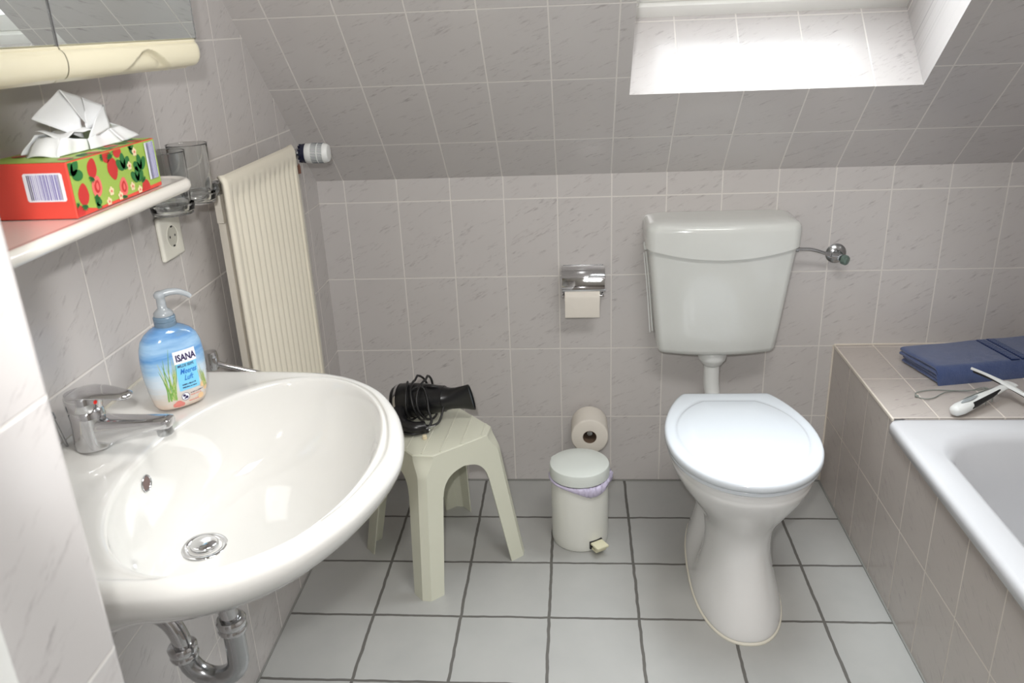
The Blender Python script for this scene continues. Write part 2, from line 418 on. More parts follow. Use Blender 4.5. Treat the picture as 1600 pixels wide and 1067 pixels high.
t = thing('bathtub', 'white enamel bathtub with broad rim behind the tiled side panel', 'bathtub', (1.38, -1.3, ZT))
def rrect(x0, x1, y0, y1, r, z, n=10):
    pts = []
    for (cx, cy, a0) in ((x1-r, y1-r, 0), (x0+r, y1-r, PI/2), (x0+r, y0+r, PI), (x1-r, y0+r, 1.5*PI)):
        for q in range(n+1):
            a = a0+q/n*PI/2; pts.append((cx+r*math.cos(a), cy+r*math.sin(a), z))
    return pts
Y0, Y1 = -2.1, YT-.001; XV = XW-.006
rings = [rrect(XR-.004, XV-.002, Y0, Y1, .02, ZT-.034), rrect(XR-.010, XV, Y0-.004, Y1, .02, ZT-.030), rrect(XR-.010, XV, Y0-.004, Y1, .02, ZT-.010),
         rrect(XR-.006, XV-.004, Y0, Y1-.002, .02, ZT-.003), rrect(XR+.002, XV-.01, Y0+.006, Y1-.010, .02, ZT-.001),
         rrect(XR+.050, XV-.052, Y0+.055, Y1-.050, .13, ZT-.004), rrect(XR+.062, XV-.062, Y0+.066, Y1-.062, .135, ZT-.010),
         rrect(XR+.072, XV-.072, Y0+.08, Y1-.075, .14, ZT-.03), rrect(XR+.085, XV-.085, Y0+.12, Y1-.10, .15, .34),
         rrect(XR+.105, XV-.105, Y0+.20, Y1-.15, .15, .20), rrect(XR+.13, XV-.13, Y0+.27, Y1-.20, .14, .10), rrect(XR+.18, XV-.18, Y0+.34, Y1-.27, .10, .065),
         rrect(XR+.26, XV-.26, Y0+.5, Y1-.45, .05, .06)]
b = B(); b.loft(rings, cap0=False); b.done('tub', M['enamel'], parent=t, smooth=60)

# ================================================================== TOWEL
def towel():
    cx, cy = 1.378, -.176
    m = Matrix.Translation((cx, cy, ZT+.0008)) @ Matrix.Rotation(math.radians(11.8), 4, 'Z')
    t = thing('folded_towel', 'navy blue terry towel folded flat on the tiled ledge', 'towel', (cx, cy, ZT))
    LX, LY = .20, .084
    def nose(z0, z1, lobes, xl, zz):
        """x offset of the rounded, layered fold at height zz"""
        f = (zz-z0)/(z1-z0)*lobes; q = f-math.floor(min(f, lobes-1e-6)); k_ = math.sqrt(max(0, 1-(2*q-1)**2))
        return xl+.008-.008*k_
    def slab(z0, z1, lobes, inset, drape, name, seed, twist=0):
        b = B(); rings = []; NY = 70; NX = 26; NN = lobes*8
        for s_ in range(NY+1):
            v = s_/NY; y = (LY-.002)+(-2*LY+.002+inset*.6)*v       # back -> front
            dist = (y+LY-inset*.6); rr = .026 if drape else .008
            sink = 0
            if dist < rr: sink = rr*(1-max(0, 1-((rr-dist)/rr)**1.9)**(1/1.9))
            bk = (LY-y); sb = .004-math.sqrt(max(0, .004**2-(.004-bk)**2)) if bk < .004 else 0
            zt = z1-sink*(z1-(.001 if drape else z0+.002))/rr-sb
            zbt = z0
            if drape and dist < .014: zbt = z0+(.0015-z0)*min(1, ((.014-dist)/.010))
            zbt = min(zbt, zt-.0015)
            pts = []
            xl = -LX+inset+twist*v
            for q in range(NN+1):      # nose, bottom to top
                zz = zbt+(zt-zbt)*q/NN
                pts.append((nose(zbt, zt, lobes, xl, zz), zz))
            for q in range(1, NX+1): pts.append((xl+.008+(LX-xl-.008)*q/NX, zt))
            for q in range(NX, 0, -1): pts.append((xl+.008+(LX-xl-.008)*q/NX, zbt))
            ring = []
            for x, zz in pts:
                d = noise.noise(Vector((x*11+seed, y*11, zz*20)))*.0028*min(1, abs(x+LX)/.02+.3)
                w_ = noise.noise(Vector((y*20, seed, zz*60)))*.0025
                ring.append((x+w_, y+noise.noise(Vector((x*8, seed, 3)))*.002, zz+(d if zz > (zt+zbt)/2 else 0)))
            rings.append(ring)
        b.loft(rings, mtx=m); b.done(name, M['towel'], parent=t, smooth=80)
    slab(.0005, .0215, 2, .010, False, 'lower_fold', 4.1, .004)
    slab(.0220, .0460, 2, .000, True, 'upper_fold', 1.3, .010)
    b = B()
    for xx in (.032, .062):
        b.box((xx-.0115, -LY+.018, .0440), (xx+.0115, LY-.006, .0475), .0008, 2, m)
    b.done('border_ground', M['towel_d'], parent=t)
    b = B()
    for xx in (.032, .062):
        for q in range(30):
            y = -LY+.022+q*.0080
            if y > LY-.010: break
            mm = m @ Matrix.Translation((xx, y, .0472)) @ Matrix.Rotation(math.radians(-14), 4, 'Z')
            b.box((-.0095, -.0023, -.0005), (.0095, .0023, .0015), .0006, 1, mm)
    b.done('woven_border', M['towel'], parent=t)
towel()

# ================================================================== SQUEEGEE
def squeegee():
    A = Vector((1.178, -.472, .475)); Bp = Vector((1.330, -.377, .493))
    t = thing('shower_squeegee', 'white and black squeegee with cord loop lying on the ledge before the towel', 'squeegee', (1.26, -.42, ZT))
    ax = (Bp-A); L = ax.length; ax.normalize()
    side = Vector((0, 0, 1)).cross(ax).normalized(); up = ax.cross(side)
    def pos(s_, u, v): return A+ax*(s_*L)+side*u+up*v
    rings = []
    prof = [(-.055, .004, .004), (-.045, .010, .009), (-.01, .0155, .0125), (.08, .0185, .014), (.25, .018, .013), (.5, .0155, .011), (.75, .0125, .008), (.95, .0115, .006), (1.05, .014, .005), (1.15, .018, .004)]
    for s_, hw, hh in prof:
        rings.append([pos(s_, hw*math.cos(2*PI*j/20), hh*math.sin(2*PI*j/20)-(.0 if s_ > .3 else 0)) for j in range(20)])
    b = B(); b.loft(rings); h = b.done('handle', M['white_pl'], parent=t, smooth=60)
    for sg in (-1, 1):
        b = B(); rr = []
        for s_ in [.2+.7*i/12 for i in range(13)]:
            hw = .0178 if s_ < .3 else (.0178-(s_-.3)*.0088/.65); hh = .0128-(max(0, s_-.25))*.0085
            a0 = math.radians(12 if sg < 0 else -3) ; w = 1 if .22 < s_ < .88 else .25
            rr.append([pos(s_, sg*-1*(hw+.0007)*math.cos(a), (hh+.0007)*math.sin(a)) for a in [math.radians(15)+q/8*w*math.radians(62)-math.radians(25) for q in range(9)]])
        b.loft(rr, closed=False, cap0=False, cap1=False); g = b.done('grip_inlay', M['black'], parent=h, smooth=60)
        label(g, 'black rubber grip inlay')
    b = B(); rr = []
    for s_ in [.10+.33*i/10 for i in range(11)]:
        w = .0055*math.sin(PI*min(1, max(.03, (s_-.08)/.37)))+.0008
        rr.append([pos(s_, w*k_, .0146-(.0011 if s_ > .25 else 0)*((s_-.25)*5)) for k_ in (-1, -.4, .4, 1)])
    b.loft(rr, closed=False, cap0=False, cap1=False); label(b.done('thumb_inlay', M['grey_pl'], parent=h, smooth=60), 'grey oval inlay')
    # blade head: shallow V
    E0 = Vector((1.278, -.308, .514)); J = Vector((1.338, -.384, .499)); E1 = Vector((1.392, -.505, .476))
    b = B()
    pts = spline([E0, E0.lerp(J, .5)+Vector((0, 0, .002)), J, J.lerp(E1, .5)+Vector((0, 0, .002)), E1], 6); rr = []
    n = len(pts)
    for i, p in enumerate(pts):
        tt = (pts[min(i+1, n-1)]-pts[max(i-1, 0)]).normalized(); sd = Vector((0, 0, 1)).cross(tt).normalized()
        f = 1-abs(i/(n-1)*2-1); w = .0035+.011*max(0, f-.35)**1.2; hgt = .0035
        rr.append([p+sd*w*c_+Vector((0, 0, hgt*s2)) for c_, s2 in ((-1, -.6), (-.7, .6), (0, 1), (.7, .6), (1, -.6), (0, -1))])
    b.loft(rr); b.done('blade_holder', M['white_pl'], parent=t, smooth=60)
    b = B(); rr = []
    for i, p in enumerate(pts):
        q = p+Vector((.004, .002, -.002)); rr.append([q, q+Vector((.001, .001, 0)), q+Vector((.006, .004, -.0125)), q+Vector((.005, .003, -.0125))])
    b.loft(rr); label(b.done('rubber_blade', M['black'], parent=t), 'black rubber blade')
    b = B()
    z = ZT+.003
    loop = spline([(1.205, -.452, .476), (1.196, -.435, .473), (1.215, -.43, .487), (1.26, -.405, .492), (1.292, -.375, .488), (1.285, -.345, .470), (1.249, -.331, z), (1.215, -.337, z), (1.192, -.352, z), (1.17, -.371, z), (1.148, -.378, z), (1.131, -.366, z), (1.134, -.345, z), (1.154, -.332, z), (1.188, -.325, z), (1.225, -.331, z+.001), (1.262, -.345, z+.006), (1.286, -.372, .489), (1.292, -.402, .488), (1.283, -.422, .474)], 8)
    b.tube(loop, .0013, 8)
    b.tube(spline([(1.277, -.380, .492), (1.275, -.395, .491), (1.272, -.412, .482), (1.266, -.43, .470)], 6), .0013, 8)
    b.lathe([(.003, -.004), (.0035, 0), (.003, .004)], frame((1.130, -.364, z+.001), (1, 0, 0)), 12)
    label(b.done('cord_loop', M['cord'], parent=t, smooth=60), 'thin grey hanging cord')
squeegee()

# ================================================================== TOILET
def toilet():
    XC = .674
    t = thing('toilet', 'white floor-standing toilet with closed lid', 'toilet', (XC, -.5, 0))
    N = 64
    prof = [  # z, yc, hw, front y, back y, exponent
        (0.0, -.50, .106, -.738, -.17, 2.3), (.006, -.50, .109, -.743, -.165, 2.3), (.02, -.50, .107, -.738, -.168, 2.3), (.05, -.50, .100, -.720, -.18, 2.3), (.085, -.49, .091, -.698, -.20, 2.3),
        (.13, -.48, .083, -.674, -.20, 2.3), (.17, -.48, .080, -.662, -.19, 2.3), (.205, -.48, .082, -.658, -.17, 2.25), (.235, -.48, .091, -.662, -.16, 2.2), (.265, -.47, .110, -.675, -.165, 2.2),
        (.295, -.46, .133, -.694, -.175, 2.2), (.325, -.46, .154, -.712, -.20, 2.2), (.352, -.46, .168, -.724, -.235, 2.2), (.366, -.46, .173, -.729, -.25, 2.2), (.374, -.46, .172, -.728, -.255, 2.2), (.379, -.46, .1735, -.7295, -.255, 2.2),
        (.392, -.46, .174, -.730, -.255, 2.2), (.397, -.46, .168, -.724, -.262, 2.2)]
    rings = []
    for z, yc, hw, yf, yb, e in prof:
        r = sup(N, XC, yc, hw, yc-yf, yb-yc, z, e); out = []
        for x, y, zz in r:
            # scooped recess with fixing bolt on both flanks of the foot
            g = math.exp(-((y+.425)/.055)**2)*max(0, math.sin(PI*min(1, max(0, (z-.012)/.20))))
            x += (-1 if x > XC else 1)*.034*g*min(1, abs(x-XC)/.06)
            out.append((x, y, zz))
        rings.append(out)
    b = B(); b.loft(rings); bowl = b.done('bowl', M['ceramic'], parent=t, smooth=60)
    sub = bowl.modifiers.new('s', 'SUBSURF'); sub.levels = 1; sub.render_levels = 2
    b = B(); rr = [sup(N, XC, -.50, .1085+d, .2425+d, .335+d, z, 2.3) for d, z in ((.0, .0), (.0025, .0), (.003, .002), (.0015, .0045), (-.004, .006))]
    b.loft(rr, cap0=False, cap1=False); label(b.done('sealant_bead', M['sealant'], parent=t, smooth=70), 'cream sealant bead around the foot')
    for sg in (-1, 1):
        b = B(); b.lathe([(.0075, 0), (.0075, .006), (.005, .0085), (0.0005, .009)], frame((XC+sg*.082, -.455, .022), (sg*.5, -.3, .8)), 20)
        b.done('bolt_cap', M['white_pl'], parent=t)
    # seat + lid outline
    hwp = [(-.262, .112), (-.272, .121), (-.305, .139), (-.36, .160), (-.43, .177), (-.50, .183), (-.57, .177), (-.63, .158), (-.675, .130), (-.708, .096), (-.730, .058), (-.740, .025)]
    right = spline([(XC+w_, y, 0) for y, w_ in hwp], 3)
    out = [(p.x, p.y) for p in right]+[(XC, -.7425)]+[(2*XC-p.x, p.y) for p in reversed(right)]
    def ring(s_, z, ov=0):
        cy = -.5; res = []
        for x, y in out:
            dx, dy = x-XC, y-cy
            if ov:   # blend to an oval
                a = math.atan2(dy, dx); ex, ey = .170*math.cos(a), (.222 if dy > 0 else .232)*math.sin(a)
                dx = dx*(1-ov)+ex*ov; dy = dy*(1-ov)+ey*ov
            res.append((XC+dx*s_, cy+dy*s_, z))
        return res
    b = B(); b.loft([ring(.965, .3975), ring(.98, .399), ring(.982, .406), ring(.97, .4085)]); b.done('seat', M['lid'], parent=t, smooth=60)
    b = B(); b.loft([ring(.985, .409), ring(1.0, .4105), ring(1.0, .420), ring(.992, .4255), ring(.975, .4285), ring(.95, .4292), ring(.955, .4292, .9), ring(.925, .4275, 1), ring(.905, .4305, 1), ring(.87, .4320, 1), ring(.6, .4335, 1), ring(.3, .434, 1), ring(.02, .434, 1)])
    b.done('lid', M['lid'], parent=t, smooth=80)
    for sg in (-1, 1):
        b = B(); b.cyl((XC+sg*.06-.018, -.256, .405), (XC+sg*.06+.018, -.256, .405), .009); b.box((XC+sg*.06-.012, -.262, .393), (XC+sg*.06+.012, -.24, .405), .002)
        b.done('hinge', M['lid'], parent=t)
toilet()

# ================================================================== CISTERN + FLUSH PIPE
def cistern():
    XC = .672
    t = thing('cistern', 'white plastic cistern hung on the back wall above the toilet', 'cistern', (XC, 0, .47))
    def ring(hw, dep, z, r=.035, inset=0):
        pts = []
        hw -= inset
        pts.append((XC-hw, -.001, z)); 
        # left side forward, rounded corner, bowed front
        yf = -(dep-inset)
        def bow(x): return yf+.028*(abs(x-XC)/hw)**2.2
        for q in range(8):
            a = q/7; pts.append((XC-hw, -.001+(bow(XC-hw)+r+.001)*a, z))
        for q in range(1, 8):
            a = q/8*PI/2; pts.append((XC-hw+r*(1-math.cos(a)), bow(XC-hw+r)+r*(1-math.sin(a)), z))
        for q in range(21):
            x = XC-hw+r+(2*hw-2*r)*q/20; pts.append((x, bow(x), z))
        for q in range(7, 0, -1):
            a = q/8*PI/2; pts.append((XC+hw-r*(1-math.cos(a)), bow(XC+hw-r)+r*(1-math.sin(a)), z))
        for q in range(7, -1, -1):
            a = q/7; pts.append((XC+hw, -.001+(bow(XC+hw)+r+.001)*a, z))
        return pts
    def body(z):   # taper
        f = (z-.475)/(.80-.475); return (.164+.034*f, .128+.027*f)
    rings = []
    for z, ins in ((.476, .02), (.4775, .012), (.484, .003), (.495, 0), (.55, 0), (.60, 0), (.65, 0), (.70, 0), (.75, 0), (.79, 0), (.80, 0), (.803, .004)):
        hw, dp = body(max(z, .48)); rings.append(ring(hw, dp, z, .022, ins))
    b = B(); b.loft(rings); b.done('tank', M['cist'], parent=t, smooth=50)
    # lid with a lower edge that sags in the middle of the front
    def lid_ring(hw, dep, z, sag=0, inset=0):
        r = ring(hw, dep, z, .032, inset); res = []
        for x, y, zz in r:
            k_ = max(0, min(1, (-y-.03)/.08)); res.append((x, y, zz-sag*(1-(abs(x-XC)/hw)**2)*k_))
        return res
    rings = [lid_ring(.2015, .1585, .7945, .026, .004), lid_ring(.2045, .163, .7942, .026), lid_ring(.2045, .163, .808, .016), lid_ring(.205, .164, .84), lid_ring(.205, .164, .850, 0, .0015), lid_ring(.205, .164, .857, 0, .006), lid_ring(.205, .164, .861, 0, .014), lid_ring(.205, .164, .864, 0, .03), lid_ring(.205, .164, .866, 0, .06)]
    b = B(); b.loft(rings); b.done('cistern_lid', M['cist'], parent=t, smooth=60)
    b = B(); b.tube([(XC-.203, -.075, .80), (XC-.2, -.075, .78)], .006); b.tube(spline([(XC-.207, -.082, .772), (XC-.197, -.08, .68), (XC-.185, -.078, .535)], 6), .0016, 8)
    b.tube(spline([(XC-.2, -.068, .772), (XC-.19, -.07, .68), (XC-.177, -.068, .535)], 6), .0022, 8)
    b.done('pull_rod', M['white_pl'], parent=t)
    p = thing('flush_pipe', 'short white flush pipe with collar between cistern and toilet', 'pipe', (.668, -.07, .33))
    b = B(); b.lathe([(.036, .4755), (.040, .470), (.040, .455), (.0385, .448), (.032, .441), (.030, .436), (.024, .43)], Matrix.Translation((.668, -.07, 0)), 32)
    b.done('collar', M['white_pl'], parent=p, smooth=50)
    b = B(); b.tube(spline([(.668, -.07, .44), (.668, -.07, .40), (.669, -.071, .37), (.672, -.075, .345), (.673, -.09, .318), (.673, -.115, .302), (.673, -.19, .296)], 5),
                    [.0235]*12+[.0215]*30 if False else .0225, 24)
    b.done('pipe_bend', M['white_pl'], parent=p, smooth=60)
    v = thing('angle_valve', 'chrome angle valve and hose on the back wall right of the cistern', 'valve', (1.008, 0, .737))
    b = B(); b.lathe([(.0285, 0), (.0285, .002), (.024, .007), (.013, .011), (.012, .03)], frame((1.008, 0, .737), (0, -1, 0)), 32); b.done('rosette', M['chrome_dull'], parent=v, smooth=40)
    b = B(); b.cyl((1.008, -.012, .737), (1.008, -.05, .737), .0095); b.cyl((1.008, -.04, .737), (.982, -.044, .744), .0075); b.done('valve_body', M['chrome_dull'], parent=v)
    b = B(); b.lathe([(.011, 0), (.014, .003), (.014, .014), (.011, .018), (.001, .019)], frame((1.012, -.046, .733), (.7, -.7, -.15)), 10); b.done('knob', simple('knob_green_chrome', srgb(120, 142, 134), .25, metal=.6), parent=v)
    b = B(); b.tube(spline([(.984, -.044, .743), (.955, -.052, .755), (.925, -.058, .765), (.895, -.062, .768), (.872, -.062, .770)], 6), .0048, 12); b.cyl((.888, -.062, .768), (.876, -.062, .77), .0085); b.done('supply_hose', M['chrome_dull'], parent=v, smooth=60)
cistern()

# ================================================================== PEDAL BIN
def pedal_bin():
    x, y = .281, -.309
    t = thing('pedal_bin', 'small white round pedal bin with lilac liner left of the toilet', 'bin', (x, y, 0))
    m = Matrix.Translation((x, y, 0))
    b = B(); b.lathe([(.074, .0), (.0775, .002), (.079, .008), (.0795, .02), (.0795, .2), (.078, .203)], m, 64); b.done('bin_body', M['bin'], parent=t, smooth=40)
    b = B(); b.lathe([(.0805, .208), (.083, .209), (.0835, .215), (.083, .235), (.081, .2405), (.077, .2425), (.04, .2445), (.001, .245)], m, 64); b.done('bin_lid', M['binlid'], parent=t, smooth=40)
    b = B(); rings = []
    n = 110
    top, bot = [], []
    for part in range(5):
        rr = []
        for q in range(n+1):
            a = math.radians(-195+q/n*225)
            am = 1.1*math.exp(-((math.degrees(a)+62)/34)**2)+.9*math.exp(-((math.degrees(a)-2)/18)**2)+.08
            am *= min(1, q/8, (n-q)/6)
            nz = 1.6*noise.noise(Vector((math.cos(a)*15, math.sin(a)*15, part*1.3)))
            R_ = (.0785, .084, .086+.004*am, .0845+.006*am, .081+.002*am)[part]+.0045*nz*am
            up = 1.0*math.exp(-((math.degrees(a)-2)/20)**2)
            z = (.205, .2065, .203-.004*am, .201-.016*am, .2005-.022*am)[part]+.005*nz*am+(.006*up if part else 0)
            rr.append((x+R_*math.cos(a), y+R_*math.sin(a), z))
        rings.append(rr)
    b.loft(rings, closed=False, cap0=False, cap1=False); o = b.done('liner_bag', M['liner'], parent=t, smooth=80); label(o, 'crumpled lilac liner bag')
    so = o.modifiers.new('s', 'SOLIDIFY'); so.thickness = .0006
    m2 = m @ Matrix.Rotation(math.radians(-57), 4, 'Z')
    b = B(); b.box((.076, -.020, .010), (.082, .020, .034), .002, mtx=m2); label(b.done('pedal_slot', M['black'], parent=t), 'dark slot behind the pedal')
    b = B(); b.box((.078, -.019, .025), (.116, .019, .032), .003, mtx=m2); b.box((.078, -.016, .010), (.104, .016, .016), .002, mtx=m2); b.box((.1, -.016, .012), (.106, .016, .028), .002, mtx=m2)
    label(b.done('pedal', M['pedal'], parent=t), 'cream plastic pedal')
    b = B(); b.box((-.009, .079, .19), (.009, .088, .236), .002, mtx=m @ Matrix.Rotation(math.radians(60), 4, 'Z')); b.done('lid_hinge', M['binlid'], parent=t)
pedal_bin()

# ================================================================== SPARE ROLL
def spare():
    c = Vector((.3125, 0, .2165))
    t = thing('spare_roll_holder', 'chrome peg on the back wall inside the spare roll', 'roll holder', (c.x, 0, c.z))
    b = B(); b.lathe([(.016, 0), (.016, .003), (.0085, .006), (.0085, .088), (.0095, .09), (.0095, .1), (.008, .104), (.001, .105)], frame((c.x, 0, c.z+.006), (0, -1, 0)), 24); b.done('peg', M['chrome_dull'], parent=t)
    t = thing('toilet_roll', 'full spare toilet roll hanging on a wall peg behind the bin', 'toilet roll', (c.x, -.065, c.z-.055))
    m = frame((c.x, -.016, c.z), (0, -1, 0))
    b = B(); b.lathe([(.0205, 0), (.052, 0), (.0548, .002), (.0555, .01), (.0555, .09), (.0548, .098), (.052, .1), (.0205, .1), (.0205, 0)], m, 64, False, False); b.done('paper', M['paper'], parent=t, smooth=50)
    b = B(); b.lathe([(.0205, -.0002), (.0205, .1003), (.0195, .1003), (.0195, -.0002), (.0205, -.0002)], m, 48, False, False); label(b.done('cardboard_core', M['kraft'], parent=t, smooth=50), 'brown cardboard core')
spare()

# ================================================================== PAPER HOLDER
def holder():
    t = thing('toilet_paper_holder', 'chrome toilet paper holder with flap on the back wall', 'paper holder', (.298, 0, .69))
    x0, x1 = .236, .360
    b = B(); b.box((x0+.004, -.004, .632), (x1-.004, 0, .718), .0015); b.done('back_plate', M['chrome_dull'], parent=t)
    # flap: bent sheet
    P = spline([(0, -.004, .716), (0, -.02, .7165), (0, -.036, .708), (0, -.050, .693), (0, -.060, .676), (0, -.0645, .664), (0, -.0635, .656), (0, -.058, .652)], 5)
    rr = []
    for p in P: rr.append([(x0, p.y, p.z), (x0+.002, p.y-.0006, p.z+.0006), (x1-.002, p.y-.0006, p.z+.0006), (x1, p.y, p.z), (x1-.002, p.y+.0012, p.z-.0012), (x0+.002, p.y+.0012, p.z-.0012)])
    b = B(); b.loft(rr)
    for xx in (x0+.0005, x1-.002):   # flap cheeks
        b.prism([(-.004, .712), (-.036, .706), (-.058, .678), (-.063, .66), (-.05, .662), (-.004, .69)], xx, xx+.0015, mtx=Matrix(((0, 0, 1, 0), (1, 0, 0, 0), (0, 1, 0, 0), (0, 0, 0, 1))))
    b.done('flap', M['chrome'], parent=t, smooth=40)
    b = B(); 
    for xx in (x0+.006, x1-.006): b.tube(spline([(xx, -.004, .65), (xx, -.02, .642), (xx, -.04, .636), (xx, -.052, .638)], 5), .0035, 10)
    b.cyl((x0+.004, -.045, .637), (x1-.004, -.045, .637), .0045); b.lathe([(.001, 0), (.005, .001), (.006, .005), (.005, .008)], frame((x0-.001, -.045, .637), (1, 0, 0)), 14)
    b.done('roll_arm', M['chrome'], parent=t)
    t = thing('toilet_roll', 'nearly used toilet roll under the chrome flap with a hanging sheet', 'toilet roll', (.2945, -.045, .60))
    m = frame((.2445, -.045, .637), (1, 0, 0))
    b = B(); b.lathe([(.014, 0), (.0245, 0), (.0250, .002), (.0250, .098), (.0245, .1), (.014, .1), (.014, 0)], m, 40, False, False); b.done('paper', M['paper'], parent=t, smooth=50)
    b = B(); P = spline([(0, -.0588, .657), (0, -.0695, .645), (0, -.0712, .632), (0, -.0705, .61), (0, -.068, .585), (0, -.0665, .577)], 5); rr = []
    for i, p in enumerate(P):
        sk = -.002*(i/len(P))
        rr.append([(.2450, p.y, p.z), (.3440, p.y, p.z+(.002 if i == len(P)-1 else 0)), (.3440, p.y+.0008, p.z+(.002 if i == len(P)-1 else 0)), (.2450, p.y+.0008, p.z)])
    b.loft(rr); b.done('hanging_sheet', M['paper'], parent=t, smooth=60)
holder()

# ================================================================== STOOL
def stool():
    cx, cy = -.100, -.378; ZT_ = .382
    t = thing('stool', 'cream plastic stool with ribbed top beside the washbasin', 'stool', (cx, cy, 0))
    m = Matrix.Translation((cx, cy, 0)) @ Matrix.Rotation(math.radians(45-3.5), 4, 'Z')
    def S(z): f = 1-z/ZT_; return .121+(.167-.121)*f          # half size at height z
    def c(z):                                              # chamfer leg, opening out under the seat
        q = max(0, min(1, (z-.325)/.05)); return .0165+.021*q*q*(3-2*q)
    th = .0035
    # octagon outline at height z: 8 corners
    def octo(z, ins=0):
        s_ = S(z)-ins; k_ = c(z)-ins*.5
        return [(s_, -s_+k_), (s_, s_-k_), (s_-k_, s_), (-s_+k_, s_), (-s_, s_-k_), (-s_, -s_+k_), (-s_+k_, -s_), (s_-k_, -s_)]
    ZSPL = .262
    # seat: top slab with ridges + apron panels with arch
    b = B()
    r0 = [(x, y, ZT_-.0035) for x, y in octo(ZT_)]; r1 = [(x, y, ZT_-.001) for x, y in octo(ZT_, .0025)]; r2 = [(x, y, ZT_) for x, y in octo(ZT_, .007)]
    b.loft([[(x, y, ZT_-.012) for x, y in octo(ZT_, .003)], r0, r1, r2], mtx=m)
    def aw(z):   # half width of the arch opening
        top = .322; bot = .19
        fl = .050
        full = S(z)-c(z)-.040-.010*z/ZT_
        if z >= top: return None
        u = (top-z)/(top-.262)
        if u >= 1: return full
        return full*(1-(1-u)**2.4)**(1/2.4)*.985+.0001
    def side_panel(b, k_, za, zb, n, legside=None):
        R_ = m @ Matrix.Rotation(k_*PI/2, 4, 'Z')
        def P(u, z, off=0): return R_ @ Vector((S(z)-off, u, z))
        zs = [za+(zb-za)*i/n for i in range(n+1)]
        if legside is None:
            halves = (-1, 1)
        else: halves = (legside,)
        for sg in halves:
            rings = []
            for z in zs:
                a = aw(z); e = S(z)-c(z); a = 0 if a is None else min(a, e)
                if legside is not None: a = aw(z)
                rings.append([P(sg*a, z), P(sg*e, z), P(sg*e, z, th), P(sg*a, z, th)])
            b.loft(rings)
        # stiffening lip along the arch
    def chamf(b, k_, za, zb, n):
        R_ = m @ Matrix.Rotation(k_*PI/2, 4, 'Z'); rings = []
        for i in range(n+1):
            z = za+(zb-za)*i/n; s_ = S(z); a = Vector((s_, s_-c(z), z)); d = Vector((s_-c(z), s_, z)); o_ = Vector((-th*.7, -th*.7, 0))
            rings.append([R_ @ a, R_ @ d, R_ @ (d+o_), R_ @ (a+o_)])
        b.loft(rings)
    zz_top = ZT_-.003
    for k_ in range(4):
        side_panel(b, k_, ZSPL, zz_top, 34); chamf(b, k_, ZSPL, zz_top, 34)
    # ribs on the top, parallel to one diagonal
    dv = Vector((1, 1, 0)).normalized(); dn = Vector((-1, 1, 0)).normalized()
    for off in (-.135, -.09, -.045, 0, .045, .09, .135):
        off += .005
        L = .121*math.sqrt(2)-abs(off)
        L = min(L, (2*(.121)-.038)/math.sqrt(2)) - .006
        if L < .02: continue
        a, e = dn*off-dv*L, dn*off+dv*L; w_ = dn*.0028
        z0, z1 = ZT_-.002, ZT_+.0016
        vs = [a-w_*1.6, a+w_*1.6, e+w_*1.6, e-w_*1.6]; vt = [a-w_*.6, a+w_*.6, e+w_*.6, e-w_*.6]
        b.loft([[v+Vector((0, 0, z0)) for v in vs], [v+Vector((0, 0, z1)) for v in vt]], mtx=m)
    b.done('seat', M['stool'], parent=t, smooth=30)
    for k_ in range(4):   # leg k: chamfer k, flange of side k (+1), flange of side k+1 (-1)
        b = B(); chamf(b, k_, 0, ZSPL, 3); side_panel(b, k_, 0, ZSPL, 16, 1); side_panel(b, k_+1, 0, ZSPL, 16, -1)
        b.done('leg', M['stool'], parent=t, smooth=30)
stool()

